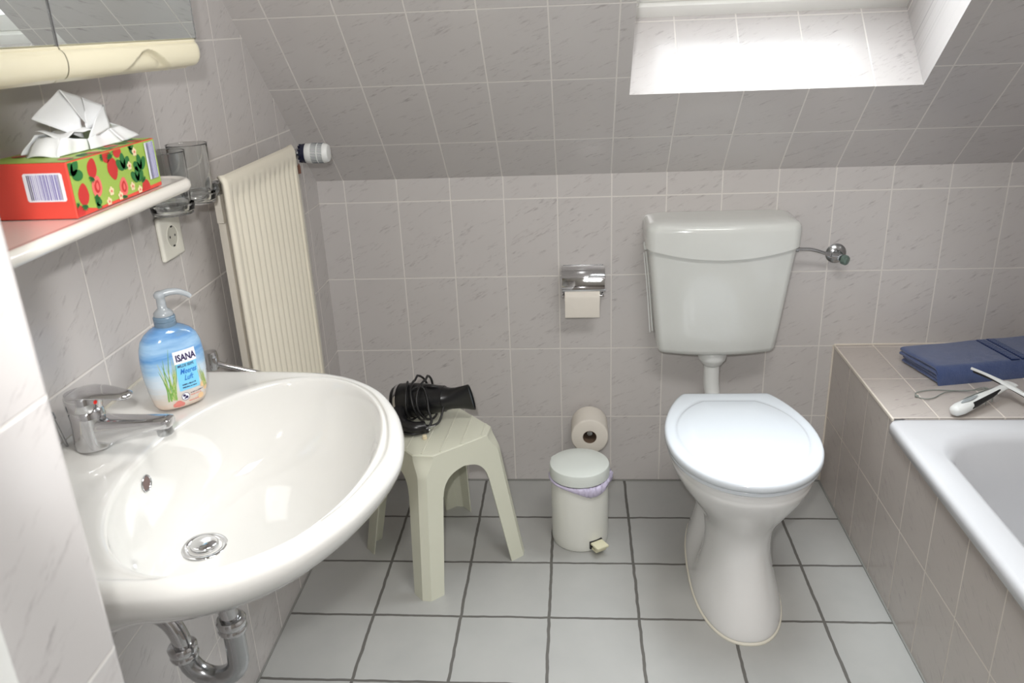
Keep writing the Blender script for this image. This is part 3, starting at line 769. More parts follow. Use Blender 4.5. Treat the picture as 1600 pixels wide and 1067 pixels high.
# ================================================================== HAIR DRYER
def dryer():
    Zs = .386
    t = thing('hair_dryer', 'black hair dryer wrapped in its cord on the cream stool', 'hair dryer', (-.13, -.34, Zs))
    A = Vector((-.214, -.310, .432)); D_ = Vector((.95, -.17, .12)).normalized()
    m = frame(A, D_, (0, 0, 1))       # local x ~ up, z along barrel
    b = B(); b.lathe([(.020, -.006), (.038, -.004), (.0445, .006), (.0475, .03), (.0470, .055), (.0435, .085), (.0395, .11), (.0365, .128), (.035, .142)], m, 40)
    body = b.done('barrel', M['black'], parent=t, smooth=50)
    b = B(); b.lathe([(.0457, .009), (.0466, .0125), (.0472, .0165)], m, 40, False, False); label(b.done('trim_ring', M['chrome'], parent=body), 'narrow chrome ring')
    # flat concentrator nozzle: round -> flat oval, mouth upright
    rings = []
    for s_, hx, hy in ((.138, .0345, .0345), (.148, .0315, .030), (.160, .0300, .026), (.178, .0325, .020), (.198, .038, .013), (.216, .0425, .0105), (.2185, .042, .0105), (.2185, .040, .008), (.205, .036, .007)):
        rings.append([(hx*math.cos(2*PI*j/36), hy*math.sin(2*PI*j/36), s_) for j in range(36)])
    tw = Matrix.Rotation(math.radians(14), 4, 'Z')
    b = B(); b.loft(rings, mtx=m @ tw, cap1=False); noz = b.done('nozzle', M['black'], parent=t, smooth=50)
    b = B(); b.loft([[(hx*math.cos(2*PI*j/36), hy*math.sin(2*PI*j/36), s_) for j in range(36)] for s_, hx, hy in ((.2145, .0392, .0076), (.215, .0385, .007))], mtx=m @ tw); label(b.done('nozzle_mouth', M['dgrey'], parent=noz), 'grey slot of the nozzle mouth')
    # folded handle lying along the barrel, towards the camera
    b = B(); rr = []
    P = spline([(-.195, -.350, .425), (-.19, -.385, .412), (-.172, -.410, .406), (-.145, -.418, .405), (-.12, -.41, .404)], 6); n = len(P)
    b.tube(P, [.02-.005*i/n for i in range(n)], 16); b.done('handle', M['black'], parent=t, smooth=60)
    # cord wound around
    b = B()
    pts = []
    turns = 2.6
    for i in range(int(turns*28)):
        a = i/28*2*PI; s_ = .045+.055*i/(turns*28)+.006*math.sin(a*1.7)
        rr_ = .0505+.004*abs(math.sin(a*.73+1))+(.010 if math.sin(a) < -.3 else 0)
        p = m @ Vector((rr_*math.cos(a), rr_*math.sin(a)*1.15, s_))
        if p.z < Zs+.004: p.z = Zs+.004
        pts.append(p)
    b.tube(pts, .0032, 8)
    b.tube(spline([(-.165, -.35, .478), (-.148, -.345, .488), (-.13, -.345, .485), (-.118, -.365, .465), (-.112, -.385, .44), (-.105, -.395, .412), (-.115, -.405, .398)], 7), .0032, 8)
    b.tube(spline([(-.13, -.33, .478), (-.11, -.34, .488), (-.085, -.335, .478), (-.075, -.345, .455), (-.078, -.37, .43), (-.088, -.39, .406), (-.11, -.40, .40)], 7), .0032, 8)
    b.tube(spline([(-.20, -.41, .405), (-.18, -.425, .395), (-.155, -.43, .3925), (-.135, -.425, .3925), (-.120, -.418, .393)], 7), .0032, 8)
    b.done('power_cord', M['black2'], parent=t, smooth=70)
    b = B(); b.lathe([(.0035, -.02), (.0045, -.008), (.008, 0), (.0105, .006), (.0115, .02), (.0105, .026)], frame((-.137, -.412, .398), (1, .12, 0)), 20)
    pl = b.done('plug', M['black'], parent=t, smooth=40)
    b = B(); b.cyl((-.112, -.404, .400), (-.094, -.401, .403), .0022); b.cyl((-.112, -.414, .397), (-.106, -.413, .397), .0022); label(b.done('plug_pin', M['chrome_dull'], parent=pl), 'metal plug pins')
    t2 = thing('plug_cap', 'tiny beige plastic cap lying on the stool by the dryer plug', 'cap', (-.118, -.432, ZT_STOOL))
    b = B(); b.lathe([(.0055, 0), (.0065, .001), (.0065, .0035), (.0052, .004), (.0052, .006), (.0058, .0065), (.0058, .010), (.0045, .0115), (.001, .0118)], Matrix.Translation((-.118, -.436, ZT_STOOL)), 20); b.done('cap', simple('beige_cap', srgb(226, 214, 184), .4), parent=t2)
ZT_STOOL = .3822
dryer()

# ================================================================== WASHBASIN
YC = -1.318; ZB = .83
def basin():
    t = thing('washbasin', 'large white ceramic washbasin on the left wall', 'washbasin', (XL, YC, ZB))
    hw = [(-.457, .300), (-.42, .303), (-.36, .306), (-.285, .306), (-.225, .304), (-.167, .2975), (-.125, .284), (-.092, .266), (-.060, .240), (-.035, .211), (-.010, .168), (.008, .127), (.024, .072), (.0325, .025), (.034, 0)]
    far = spline([(x, w_, 0) for x, w_ in hw], 6)
    poly = [(p.x, YC+p.y) for p in far]+[(p.x, YC-p.y) for p in reversed(far[:-1])]
    PC = Vector((-.19, YC))
    # ray cast from centre
    NA = 168
    def cast(a):
        d = Vector((math.cos(a), math.sin(a))); best = None
        n = len(poly)
        for i in range(n):
            p = Vector(poly[i])-PC; q = Vector(poly[(i+1) % n])-PC; e = q-p
            den = d.x*e.y-d.y*e.x
            if abs(den) < 1e-12: continue
            tt = (p.x*e.y-p.y*e.x)/den; s_ = (p.x*d.y-p.y*d.x)/den
            if tt > 0 and -1e-9 <= s_ <= 1+1e-9: best = tt if best is None else max(best, tt)
        return PC+d*best
    # angles chosen to put a vertex at the back corners
    angs = [2*PI*j/NA for j in range(NA)]
    for cyy in (.300, -.300):
        ac = math.atan2(cyy, -.457-PC.x) % (2*PI); j = min(range(NA), key=lambda q: abs(angs[q]-ac)); angs[j] = ac
    OUT = [cast(a) for a in angs]
    EX, EY, EC = .166, .266, Vector((-.171, YC-.004))
    def inner(a, s_=1.0, cen=None):
        # ellipse point seen from PC in direction a (approx: param by angle of direction scaled)
        d = Vector((math.cos(a), math.sin(a))); o_ = PC-EC
        A_ = (d.x/EX)**2+(d.y/EY)**2; B_ = 2*(o_.x*d.x/EX**2+o_.y*d.y/EY**2); C_ = (o_.x/EX)**2+(o_.y/EY)**2-1
        tt = (-B_+math.sqrt(B_*B_-4*A_*C_))/(2*A_); p = PC+d*tt
        rel = p-EC
        cen = EC if cen is None else cen
        return cen+rel*s_
    INN = [inner(a) for a in angs]
    def zdeck(p, f):   # f 0 outer .. 1 inner
        z = ZB
        k_ = max(0, min(1, (-.37-p.x)/.07)); z += .012*k_*k_*(3-2*k_)
        d = math.hypot((p.x+.44)/.078, (p.y-YC)/.092); q = max(0, min(1, (1.06-d)/.10)); z += .0035*q*q*(3-2*q)
        z -= .003*(math.sin(PI*f))*(1-k_)   # rim slightly dished
        return z
    rings = []
    # underside up
    UC = Vector((-.30, YC))
    old = ((.10, .640), (.18, .642), (.30, .648), (.42, .655), (.56, .664), (.68, .676), (.78, .690), (.88, .700), (.935, .720), (.965, .742), (.985, .768), (.992, .794), (1.0, .811))
    new = ((.10, .644), (.20, .648), (.32, .658), (.44, .672), (.56, .690), (.67, .708), (.76, .727), (.83, .744), (.89, .760), (.935, .774), (.968, .787), (.99, .800), (1.0, .813))
    for (sa_, za_), (sb_, zb_) in zip(old, new):
        r = []
        for p in OUT:
            w_ = max(0, min(1, (-.20-p.x)/.20)); w_ = w_*w_*(3-2*w_)
            s_ = sb_+(sa_-sb_)*w_; z = zb_+(za_-zb_)*w_
            q = UC+(p-UC)*s_
            if p.x < -.45: q.x = -.457 if z > .69 else q.x
            r.append((max(q.x, -.4575), q.y, z))
        rings.append(r)
    for ins, z in ((.0015, .8185), (.005, .8245), (.011, .8285), (.017, .8298)):
        r = []
        for p in OUT:
            d = (p-PC).normalized(); q = p-d*ins
            if p.x < -.45: q.x = -.4575
            r.append((q.x, q.y, z+zdeck(q, 0)-ZB))
        rings.append(r)
    ND = 18
    for i in range(ND+1):
        f = i/ND; r = []
        for p, q in zip(OUT, INN):
            d = (p-PC).normalized(); a = p-d*.021
            if p.x < -.45: a.x = -.4575
            c_ = EC+(q-EC)*1.028
            w_ = a.lerp(c_, f); z = zdeck(w_, f)
            if f > .85: z -= .0012*((f-.85)/.15)
            r.append((w_.x, w_.y, z))
        rings.append(r)
    DR = Vector((-.278, YC+.004))
    for s_, z in ((1.012, .8275), (1.0, .8240), (.988, .817), (.975, .806), (.957, .790), (.93, .770), (.895, .752), (.85, .735), (.79, .719), (.71, .705), (.60, .693), (.48, .684), (.35, .677), (.22, .6715), (.12, .6685)):
        g = max(0, 1-s_)**.85; cen = EC.lerp(DR, min(1, g*1.12)); r = []
        for q in INN:
            pt = cen+(q-EC)*s_
            r.append((pt.x, pt.y, z+(.0 if True else 0)))
        rings.append(r)
    b = B(); b.loft(rings); bo = b.done('bowl', M['basin'], parent=t, smooth=80)
    # drain
    b = B(); m = Matrix.Translation((DR.x, DR.y, .670)) @ Matrix.Rotation(.06, 4, 'Y')
    b.lathe([(.034, 0), (.0335, .0015), (.030, .0025), (.026, .0015), (.022, -.004), (.019, -.012)], m, 48, False, True); dr = b.done('drain_ring', M['chrome'], parent=t, smooth=60)
    b = B(); b.lathe([(.017, -.006), (.0205, -.002), (.0205, .003), (.018, .0055), (.010, .0075), (.001, .008)], m @ Matrix.Translation((0, 0, .003)), 40); b.done('drain_plug', M['chrome'], parent=dr, smooth=50)
    # overflow hole
    b = B(); mo = frame((-.3372, YC-.010, .787), (1, -.02, .04)); b.lathe([(.0125, .0006), (.0115, .0018), (.0102, .0006), (.0095, -.001)], mo, 28, False, False); ov = b.done('overflow_ring', M['chrome_dull'], parent=t)
    b = B(); b.lathe([(.0001, .0001), (.0102, .0001)], mo, 28, False, False); label(b.done('overflow_hole', simple('overflow_shade', srgb(110, 92, 88), .8), parent=ov, smooth=0), 'dark overflow hole')
    b = B(); b.box((XL-.0, YC-.300, ZB+.008), (XL+.0035, YC+.300, ZB+.0155), .001); b.done('sealant_bead', M['sealant'], parent=t)
basin()

def tap():
    c = Vector((-.408, YC+.003, 0)); z0 = ZB+.0135
    t = thing('basin_tap', 'chrome single-lever mixer tap on the washbasin', 'tap', (c.x, c.y, z0))
    def el(hx, hy, z, dx=0): return [(c.x+dx+hx*math.cos(2*PI*j/40), c.y+hy*math.sin(2*PI*j/40), z) for j in range(40)]
    b = B(); b.loft([el(.0265, .0265, z0), el(.0265, .0265, z0+.003), el(.0255, .0255, z0+.012), el(.0245, .0245, z0+.03, 0), el(.0235, .0238, z0+.046, -.001), el(.0235, .0235, z0+.054, -.002), el(.0215, .0215, z0+.057, -.002)])
    b.done('tap_body', M['chrome'], parent=t, smooth=50)
    b = B(); rings = []
    for x, hw_, zl, zh in ((-.405, .0195, .850, .888), (-.385, .0190, .848, .888), (-.370, .0178, .851, .8875), (-.352, .0165, .858, .887), (-.33, .0152, .864, .887), (-.31, .0143, .868, .8875), (-.297, .0138, .8695, .888), (-.290, .0130, .871, .887), (-.287, .010, .874, .885)):
        zc = (zl+zh)/2; hh = (zh-zl)/2
        rings.append([(x, c.y+hw_*abs(math.cos(a))**.62*(1 if math.cos(a) > 0 else -1), zc+hh*abs(math.sin(a))**.7*(1 if math.sin(a) > 0 else -1)) for a in [2*PI*j/32 for j in range(32)]])
    b.loft(rings); b.done('spout', M['chrome'], parent=t, smooth=50)
    b = B(); b.lathe([(.0105, 0), (.0112, .001), (.0112, .010), (.0105, .012)], frame((-.299, c.y, .860), (-.12, 0, 1)), 24); b.done('aerator', M['chrome_dull'], parent=t)
    b = B(); b.loft([el(.0235, .0235, z0+.0575, -.002), el(.0245, .0245, z0+.06, -.002), el(.0245, .0245, z0+.076, -.002), el(.022, .022, z0+.081, -.003)])
    cap = b.done('lever_cap', M['chrome'], parent=t, smooth=50)
    b = B(); rings = []
    for x, hw_, zc, th in ((-.430, .012, .919, .003), (-.426, .019, .921, .004), (-.415, .0232, .9240, .005), (-.40, .0245, .9255, .005), (-.385, .0235, .925, .0045), (-.37, .0205, .9235, .004), (-.358, .0175, .9215, .0045), (-.348, .0145, .9205, .005), (-.341, .0105, .920, .0045), (-.338, .005, .920, .002)):
        rings.append([(x, c.y+hw_*abs(math.cos(a))**.75*(1 if math.cos(a) > 0 else -1), zc+th*math.sin(a)) for a in [2*PI*j/28 for j in range(28)]])
    b.loft(rings); b.done('lever', M['chrome'], parent=t, smooth=60)
    b = B(); b.lathe([(.0032, 0), (.0028, .0012), (.0003, .0014)], frame((c.x+.0205, c.y-.008, z0+.070), (.92, -.38, 0)), 12); label(b.done('warm_mark', M['reddot'], parent=cap), 'small red hot-water mark')
    b = B(); b.tube([(-.443, c.y-.010, ZB+.014), (-.449, c.y-.016, ZB+.062)], .0022, 10); b.lathe([(.003, 0), (.0045, .002), (.0045, .010), (.003, .013)], frame((-.449, c.y-.016, ZB+.060), (-.1, -.1, 1)), 14); b.done('pop_up_rod', M['chrome_dull'], parent=t)
tap()

def trap():
    t = thing('drain_trap', 'curved chrome waste pipe under the washbasin', 'pipe', (-.30, YC, .40))
    X = -.258; XT = -.343
    ub = .468; r = (X-XT)/2
    pts = [(X, YC, .545), (X, YC, .51), (X, YC, .48)]+[(X-r+r*math.cos(a), YC, ub-r*math.sin(a)) for a in [PI*q/14 for q in range(1, 14)]]+[(XT, YC, .475), (XT-.001, YC, .485)]
    b = B(); b.tube(pts, .0165, 28); b.done('u_bend', M['chrome_dull'], parent=t, smooth=60)
    b = B(); b.cyl((X, YC, .53), (X-.012, YC, .64), .0145); b.lathe([(.021, 0), (.026, .004), (.026, .010), (.021, .013), (.016, .014)], Matrix.Translation((X, YC, .612)), 32); b.done('tail_pipe', M['chrome'], parent=t)
    b = B(); b.tube(spline([(XT-.001, YC, .48), (XT-.004, YC, .505), (XT-.014, YC, .53), (XT-.034, YC, .548), (XT-.06, YC, .555), (XL, YC, .555)], 6), .0145, 24); b.lathe([(.03, 0), (.03, .003), (.016, .006)], frame((XL, YC, .555), (1, 0, 0)), 32); b.done('wall_pipe', M['chrome'], parent=t, smooth=60)
    for x, z in ((X, .520), (XT-.002, .466)):
        b = B(); b.lathe([(.018, -.004), (.0215, -.001), (.0225, .004), (.0205, .008), (.0225, .012), (.0230, .02), (.0205, .0235), (.015, .024)], Matrix.Translation((x, YC, z)) @ Matrix.Rotation(.0 if x == X else -.08, 4, 'Y'), 36); b.done('union_nut', M['chrome'], parent=t, smooth=40)
trap()

# ================================================================== SOAP DISPENSER
def soap():
    c = Vector((-.357, -1.153, ZB+.002))
    t = thing('soap_dispenser', 'blue liquid soap bottle with clear pump on the washbasin', 'soap dispenser', c)
    th = math.radians(47)   # direction of the width axis
    m = Matrix.Translation(c) @ Matrix.Rotation(th, 4, 'Z')   # local x = right, local -y = front
    prof = [(0, .034, .020), (.002, .038, .0235), (.008, .041, .026), (.03, .0455, .0285), (.055, .0485, .0298), (.08, .0490, .0298), (.100, .0470, .0285), (.113, .0425, .026), (.122, .035, .0235), (.128, .026, .0200), (.1315, .018, .0165), (.133, .0145, .0145)]
    def hs(z):
        for (a, x1, y1), (d, x2, y2) in zip(prof, prof[1:]):
            if a <= z <= d:
                f = (z-a)/(d-a); return x1+(x2-x1)*f, y1+(y2-y1)*f
        return prof[-1][1:]
    def surf(u, z, lift=.0003):   # u = local x on the front
        hx, hy = hs(z); q = max(0, 1-abs(u/hx)**2.3); return m @ Vector((u, -(hy*q**(1/2.3))-lift, z))
    b = B(); rings = []
    for z, hx, hy in prof: rings.append([m @ Vector(p) for p in sup(56, 0, 0, hx, hy, hy, z, 2.3)])
    b.loft(rings)
    def patch(pts, lift, sub=1):   # polygon strip on the surface: pts list of (u,z) quads rows
        vs = [surf(u, z, lift) for u, z in pts]; b._add(vs, [tuple(range(len(vs)))])
    def rect(u0, u1, z0, z1, lift, sk=0, n=24):
        for i in range(n):
            a = u0+(u1-u0)*i/n; d = u0+(u1-u0)*(i+1)/n
            for j in range(10):
                e = z0+(z1-z0)*j/10; f = z0+(z1-z0)*(j+1)/10
                vs = [surf(a, e, lift), surf(d, e, lift), surf(d, f, lift), surf(a, f, lift)]; b._add(vs, [(0, 1, 2, 3)])
    b.mat(1); rect(-.008, .026, .030, .086, .0004)           # blue label
    b.mat(2); rect(-.009, .027, .0755, .096, .0006)           # white brand panel
    def text(s, u, z, size, mi, lift=.0011, shear=0, sx=1, bold=.012):
        cu = bpy.data.curves.new('x', 'FONT'); cu.body = s; cu.size = size; cu.align_x = 'LEFT'; cu.shear = shear; cu.offset = size*bold
        cu.resolution_u = 2
        ob = bpy.data.objects.new('x', cu); me = ob.to_mesh()
        tb = bmesh.new(); tb.from_mesh(me); bmesh.ops.triangulate(tb, faces=tb.faces[:])
        bmesh.ops.subdivide_edges(tb, edges=[e for e in tb.edges if e.calc_length() > .003], cuts=2); bmesh.ops.triangulate(tb, faces=tb.faces[:]); tb.verts.index_update()
        b.mat(mi); b._add([surf(u+v.co.x*sx, z+v.co.y, lift) for v in tb.verts], [[v.index for v in f.verts] for f in tb.faces])
        tb.free(); ob.to_mesh_clear(); bpy.data.objects.remove(ob); bpy.data.curves.remove(cu)
    text('ISANA', -.0062, .0798, .0150, 3, sx=.76, bold=.035)
    b.mat(6)
    text('MILDE SEIFE', -.0055, .0695, .0062, 3, sx=.82)
    text('Meeres', -.0035, .058, .0125, 4, shear=.35, sx=.72)
    text('Luft', .0015, .047, .0125, 4, shear=.35, sx=.72)
    # rows of print too small to read: short ink strokes in word-like lengths
    gp = random.Random(9)
    def fine_print(u0, u1, z, h_, mi):
        b.mat(mi); u = u0
        while u < u1:
            w_ = min(gp.uniform(.0010, .0026), u1-u); hh = h_*gp.uniform(.55, 1)
            b._add([surf(u, z, .0011), surf(u+w_, z, .0011), surf(u+w_, z+hh, .0011), surf(u, z+hh, .0011)], [(0, 1, 2, 3)]); u += w_+gp.choice((.0004, .0004, .0012))
    fine_print(-.0030, .0190, .0388, .0022, 3); fine_print(-.0030, .0200, .0340, .0022, 3)
    fine_print(.0080, .0290, .0225, .0018, 3); fine_print(.0080, .0260, .0185, .0016, 6); fine_print(.0040, .0200, .0095, .0018, 6)
    # round globe mark
    def disc(u, z, r0, r1, mi, lift):
        b.mat(mi)
        for j in range(24):
            a, d = 2*PI*j/24, 2*PI*(j+1)/24
            b._add([surf(u+r0*math.cos(a), z+r0*math.sin(a), lift), surf(u+r1*math.cos(a), z+r1*math.sin(a), lift), surf(u+r1*math.cos(d), z+r1*math.sin(d), lift), surf(u+r0*math.cos(d), z+r0*math.sin(d), lift)], [(0, 1, 2, 3)])
    disc(-.0005, .0195, .0, .0068, 2, .0007); disc(-.0005, .0195, .0058, .0066, 3, .0009)
    disc(-.0025, .0215, 0, .0022, 3, .001); disc(.001, .018, 0, .0024, 3, .001); disc(-.002, .0165, 0, .0012, 3, .001)
    # grass blades
    g = random.Random(3)
    def blade(u0, z0, u1, z1, bend, w_, mi):
        b.mat(mi); n = 9; L_, R_ = [], []
        for i in range(n+1):
            f = i/n; u = u0+(u1-u0)*f+bend*math.sin(PI*f*.8)*.5+bend*f*f*.4; z = z0+(z1-z0)*f; ww = w_*(1-f)**.7+.00015
            L_.append(surf(u-ww, z, .0005)); R_.append(surf(u+ww, z, .0005))
        for i in range(n): b._add([L_[i], R_[i], R_[i+1], L_[i+1]], [(0, 1, 2, 3)])
    for i in range(22):
        u0 = -.026+g.uniform(0, .013); blade(u0, .018+g.uniform(-.002, .006), u0+g.uniform(-.014, .012), .04+g.uniform(0, .05), g.uniform(-.006, .006), .0009, 5 if g.random() < .65 else 7)
    blade(-.022, .02, -.008, .103, -.008, .0008, 5)
    for i in range(10):
        u0 = .036+g.uniform(-.004, .005); blade(u0, .024, u0+g.uniform(-.01, .004), .045+g.uniform(0, .025), g.uniform(-.003, .003), .0007, 5 if g.random() < .4 else 7)
    b.mat(8)
    for (u, z, r_) in ((-.012, .009, .006), (-.007, .0075, .004), (-.017, .008, .004)): disc(u, z, 0, r_, 8, .0005)
    disc(.031, .030, 0, .005, 9, .0005); disc(.036, .022, 0, .0045, 9, .0005); disc(.025, .012, 0, .005, 9, .0004)
    o = b.done('bottle', [M['soap'], M['labelblue'], M['labelwhite'], M['ink'], M['inkblue'], M['grass'], M['inkred'], M['grass2'], M['shellp'], simple('sand_print', srgb(232, 196, 150), .4, vary=.1)], parent=t, smooth=60, recalc=False)
    bm = bmesh.new(); bm.from_mesh(o.data)
    bmesh.ops.recalc_face_normals(bm, faces=[f for f in bm.faces if f.material_index == 0]); bm.to_mesh(o.data); bm.free()
    b = B(); b.lathe([(.0155, .131), (.0165, .133), (.0165, .139), (.0155, .140), (.0165, .141), (.0165, .1465), (.0155, .148), (.013, .149)], m, 32); b.done('collar', M['neck'], parent=t, smooth=30)
    b = B(); b.lathe([(.0145, .1490), (.0145, .153), (.011, .157), (.007, .160), (.0065, .176), (.0085, .178), (.009, .183), (.006, .1865), (.001, .187)], m, 28)
    pts = spline([m @ Vector(p) for p in ((0, 0, .181), (.012, -.004, .184), (.025, -.009, .183), (.036, -.013, .177), (.041, -.015, .172))], 5); n = len(pts)
    b.tube(pts, [.0062-.003*i/n for i in range(n)], 14); b.done('pump', M['pump'], parent=t, smooth=60)
soap()

# ================================================================== SHELF, TISSUES, TUMBLERS
ZSH = 1.175
def shelf():
    t = thing('wall_shelf', 'white ceramic shelf with rounded end on the left wall', 'shelf', (XL, -1.3, ZSH-.02))
    y1, y0, xf = -1.035, -1.56, -.313
    r = .05
    def out(ins, z):
        p = [(XL, y1-ins, z)]
        for q in range(13):
            a = PI/2-q/12*PI/2; p.append((xf-r+(r-ins)*math.cos(a), y1-r+(r-ins)*math.sin(a), z))
        for q in range(13):
            a = -q/12*PI/2; p.append((xf-r+(r-ins)*math.cos(a), y0+r+(r-ins)*math.sin(a), z))
        p.append((XL, y0+ins, z)); return p
    b = B(); b.loft([out(.03, ZSH-.021), out(.012, ZSH-.020), out(.004, ZSH-.0165), out(.0, ZSH-.0105), out(.001, ZSH-.004), out(.005, ZSH+.0005), out(.010, ZSH+.001), out(.016, ZSH-.001), out(.022, ZSH-.001)])
    b.done('shelf_board', M['shelf'], parent=t, smooth=60)
shelf()

def tissues():
    x1, x0, y0, y1 = -.337, -.455, -1.343, -1.118; z0, z1 = ZSH, ZSH+.069
    t = thing('tissue_box', 'red and green strawberry tissue box on the white shelf', 'tissue box', ((x0+x1)/2, (y0+y1)/2, z0))
    b = B(); b.mat(0); b.box((x0, y0, z0), (x1, y1, z1), .0012, 1)
    L = .0004
    def side(u, v, l=L): return Vector((x1+l, y0+u, z0+v))       # long side facing the room
    def end(u, v, l=L): return Vector((x0+u, y0-l, z0+v))
    def top(u, v, l=L): return Vector((x0+v, y0+u, z1+l))
    def poly(fn, pts, mi, l=L, flip=False):
        b.mat(mi); n = len(pts); cx = sum(p[0] for p in pts)/n; cy = sum(p[1] for p in pts)/n
        c_ = fn(cx, cy, l); vs = [c_]+[fn(u, v, l) for u, v in pts]
        b._add(vs, [(0, i+1, (i+1) % n+1) for i in range(n)])
    LS, HS = y1-y0, z1-z0
    poly(side, [(.002, .014), (.045, .004), (LS-.002, .006), (LS-.002, HS-.001), (.002, HS-.001)], 1, L)
    poly(top, [(.002, .002), (LS-.002, .002), (LS-.002, .116), (.002, .116)], 1, L)
    g = random.Random(11)
    def clip(fn, pts, mx, my): return [(min(max(u, .002), mx), min(max(v, .002), my)) for u, v in pts]
    def berry(fn, u, v, s_, rot, mx, my, cut=False):
        pts = []; s_ = s_*1.12
        for q in range(18):
            a = q/18*2*PI; r_ = s_*(1-.28*max(0, -math.sin(a)) ** 3*0+.10*math.cos(2*a))
            x = r_*.78*math.cos(a)*(1-.35*max(0, -math.sin(a))); y = r_*1.1*math.sin(a)
            pts.append((u+x*math.cos(rot)-y*math.sin(rot), v+x*math.sin(rot)+y*math.cos(rot)))
        poly(fn, clip(fn, pts, mx, my), 3 if not cut else 2, L*2)
        if cut:
            poly(fn, clip(fn, [(u+(p-u)*.55, v+(q-v)*.6) for p, q in pts], mx, my), 3, L*3)
            poly(fn, clip(fn, [(u+(p-u)*.25, v+(q-v)*.35) for p, q in pts], mx, my), 2, L*3.5)
        for k_ in range(5):   # calyx
            a = rot+PI/2+(k_-2)*.55; bx, by = u-math.sin(rot)*s_*.9, v+math.cos(rot)*s_*.9
            tx, ty = bx+math.cos(a)*s_*.65, by+math.sin(a)*s_*.65; nx, ny = -math.sin(a)*s_*.13, math.cos(a)*s_*.13
            mxx, myy = (bx+tx)/2, (by+ty)/2
            poly(fn, clip(fn, [(bx, by), (mxx+nx, myy+ny), (tx, ty), (mxx-nx, myy-ny)], mx, my), 4, L*4)
    def leafs(fn, u, v, s_, rot, mx, my):
        for k_ in (-1, 0, 1):
            a = rot+k_*.9; c0, s0 = math.cos(a), math.sin(a); pts = []
            for q in range(12):
                f = q/12*2*PI; x = s_*(.5+.5*math.cos(f)); y = s_*.30*math.sin(f)
                pts.append((u+x*c0-y*s0, v+x*s0+y*c0))
            poly(fn, clip(fn, pts, mx, my), 4, L*2.2)
    def flower(fn, u, v, s_, mx, my):
        for k_ in range(5):
            a = k_/5*2*PI+.3; pts = [(u+s_*.6*math.cos(a)+s_*.42*math.cos(f), v+s_*.6*math.sin(a)+s_*.42*math.sin(f)) for f in [q/8*2*PI for q in range(8)]]
            poly(fn, clip(fn, pts, mx, my), 5, L*3)
        poly(fn, clip(fn, [(u+s_*.3*math.cos(f), v+s_*.3*math.sin(f)) for f in [q/8*2*PI for q in range(8)]], mx, my), 2, L*4)
    my = HS-.0015; mx = LS-.002
    berry(side, .022, .026, .0125, 2.9, mx, my); berry(side, .055, .030, .0125, 2.75, mx, my, True); berry(side, .052, .054, .0115, 2.7, mx, my); berry(side, .100, .045, .0135, .15, mx, my)
    berry(side, .118, .018, .0115, 2.9, mx, my, True); berry(side, .090, .064, .010, 1.6, mx, my); berry(side, .118, .066, .010, 1.2, mx, my); berry(side, .008, .004, .010, .4, mx, my); berry(side, .178, .004, .012, .4, mx, my)
    leafs(side, .006, .052, .024, .8, mx, my); leafs(side, .128, .040, .022, 1.6, mx, my); leafs(side, .158, .018, .021, 1.5, mx, my); leafs(side, .172, .032, .022, 1.7, mx, my); leafs(side, .150, .064, .014, .3, mx, my); leafs(side, .045, .008, .014, .2, mx, my)
    for u, v in ((.142, .042), (.162, .058), (.140, .014), (.105, .008), (.085, .018), (.075, .006), (.158, .006)): flower(side, u, v, .0062, mx, my)
    for u, v, r_ in ((.03, .10, .6), (.08, .108, 2), (.14, .1, 1), (.19, .108, 2.4), (.06, .02, 1)): berry(top, u, v, .010, r_, LS-.002, .115)
    for u, v, r_ in ((.055, .1, 1), (.11, .104, .2), (.165, .098, 2), (.2, .09, 1)): leafs(top, u, v, .014, r_, LS-.002, .115)
    # printed code panels
    def stripes(fn, u0, u1, v0, v1, n, l0):
        u = u0+.003; gg = random.Random(5)
        while u < u1-.003:
            w_ = gg.uniform(.0005, .0019); poly(fn, [(u, v0+.002), (u+w_, v0+.002), (u+w_, v1-.002), (u, v1-.002)], gg.choice((7, 7, 8)), l0*1.4); u += w_+gg.uniform(.0006, .0016)
    pts = [(.061, .022), (.108, .022), (.110, .024), (.110, .055), (.108, .057), (.061, .057), (.059, .055), (.059, .024)]
    poly(end, pts, 6, L); stripes(end, .061, .108, .022, .057, 20, L*1.3)
    poly(side, [(LS-.034, .014), (LS-.008, .014), (LS-.008, HS-.003), (LS-.034, HS-.003)], 6, L*4.4); stripes(side, LS-.033, LS-.009, .012, HS-.001, 12, L*5)
    b.mat(9); b._add([top(.05, .034, L*5), top(.19, .034, L*5), top(.19, .082, L*5), top(.05, .082, L*5)], [(0, 1, 2, 3)])
    bx = b.done('box', [M['red'], M['green'], M['berry_cut'], M['berry'], M['leaf'], M['flower'], M['codew'], M['codeb'], M['codeg'], simple('box_slot_shade', srgb(90, 96, 84), .7)], parent=t, smooth=0, recalc=False)
    # tissue: folded sheet rising from the slot
    b = B()
    cx, cy = -.394, -1.225
    def fold(quadpts, n=12, amp=.003, seed=0):
        A_, B_, C_, D_ = [Vector(p) for p in quadpts]
        def f(u, v):
            p = A_.lerp(B_, u).lerp(D_.lerp(C_, u), v); nn = (B_-A_).cross(D_-A_).normalized()
            return p+nn*(noise.noise(p*38+Vector((seed, 0, 0)))*amp*2)
        b.grid(f, n, n)
    z = z1
    def sheet(pts, n=8, amp=.002, seed=0): fold([(x, y, zz) for x, y, zz in pts], n, amp, seed)
    T, Rr, Lf, Bm = (-.388, -1.240, 1.323), (-.376, -1.163, 1.296), (-.402, -1.291, 1.292), (-.380, -1.222, 1.258)
    Cc = (-.378, -1.222, 1.284)
    sheet([Lf, T, Cc, Bm], 10, .0015, 1)
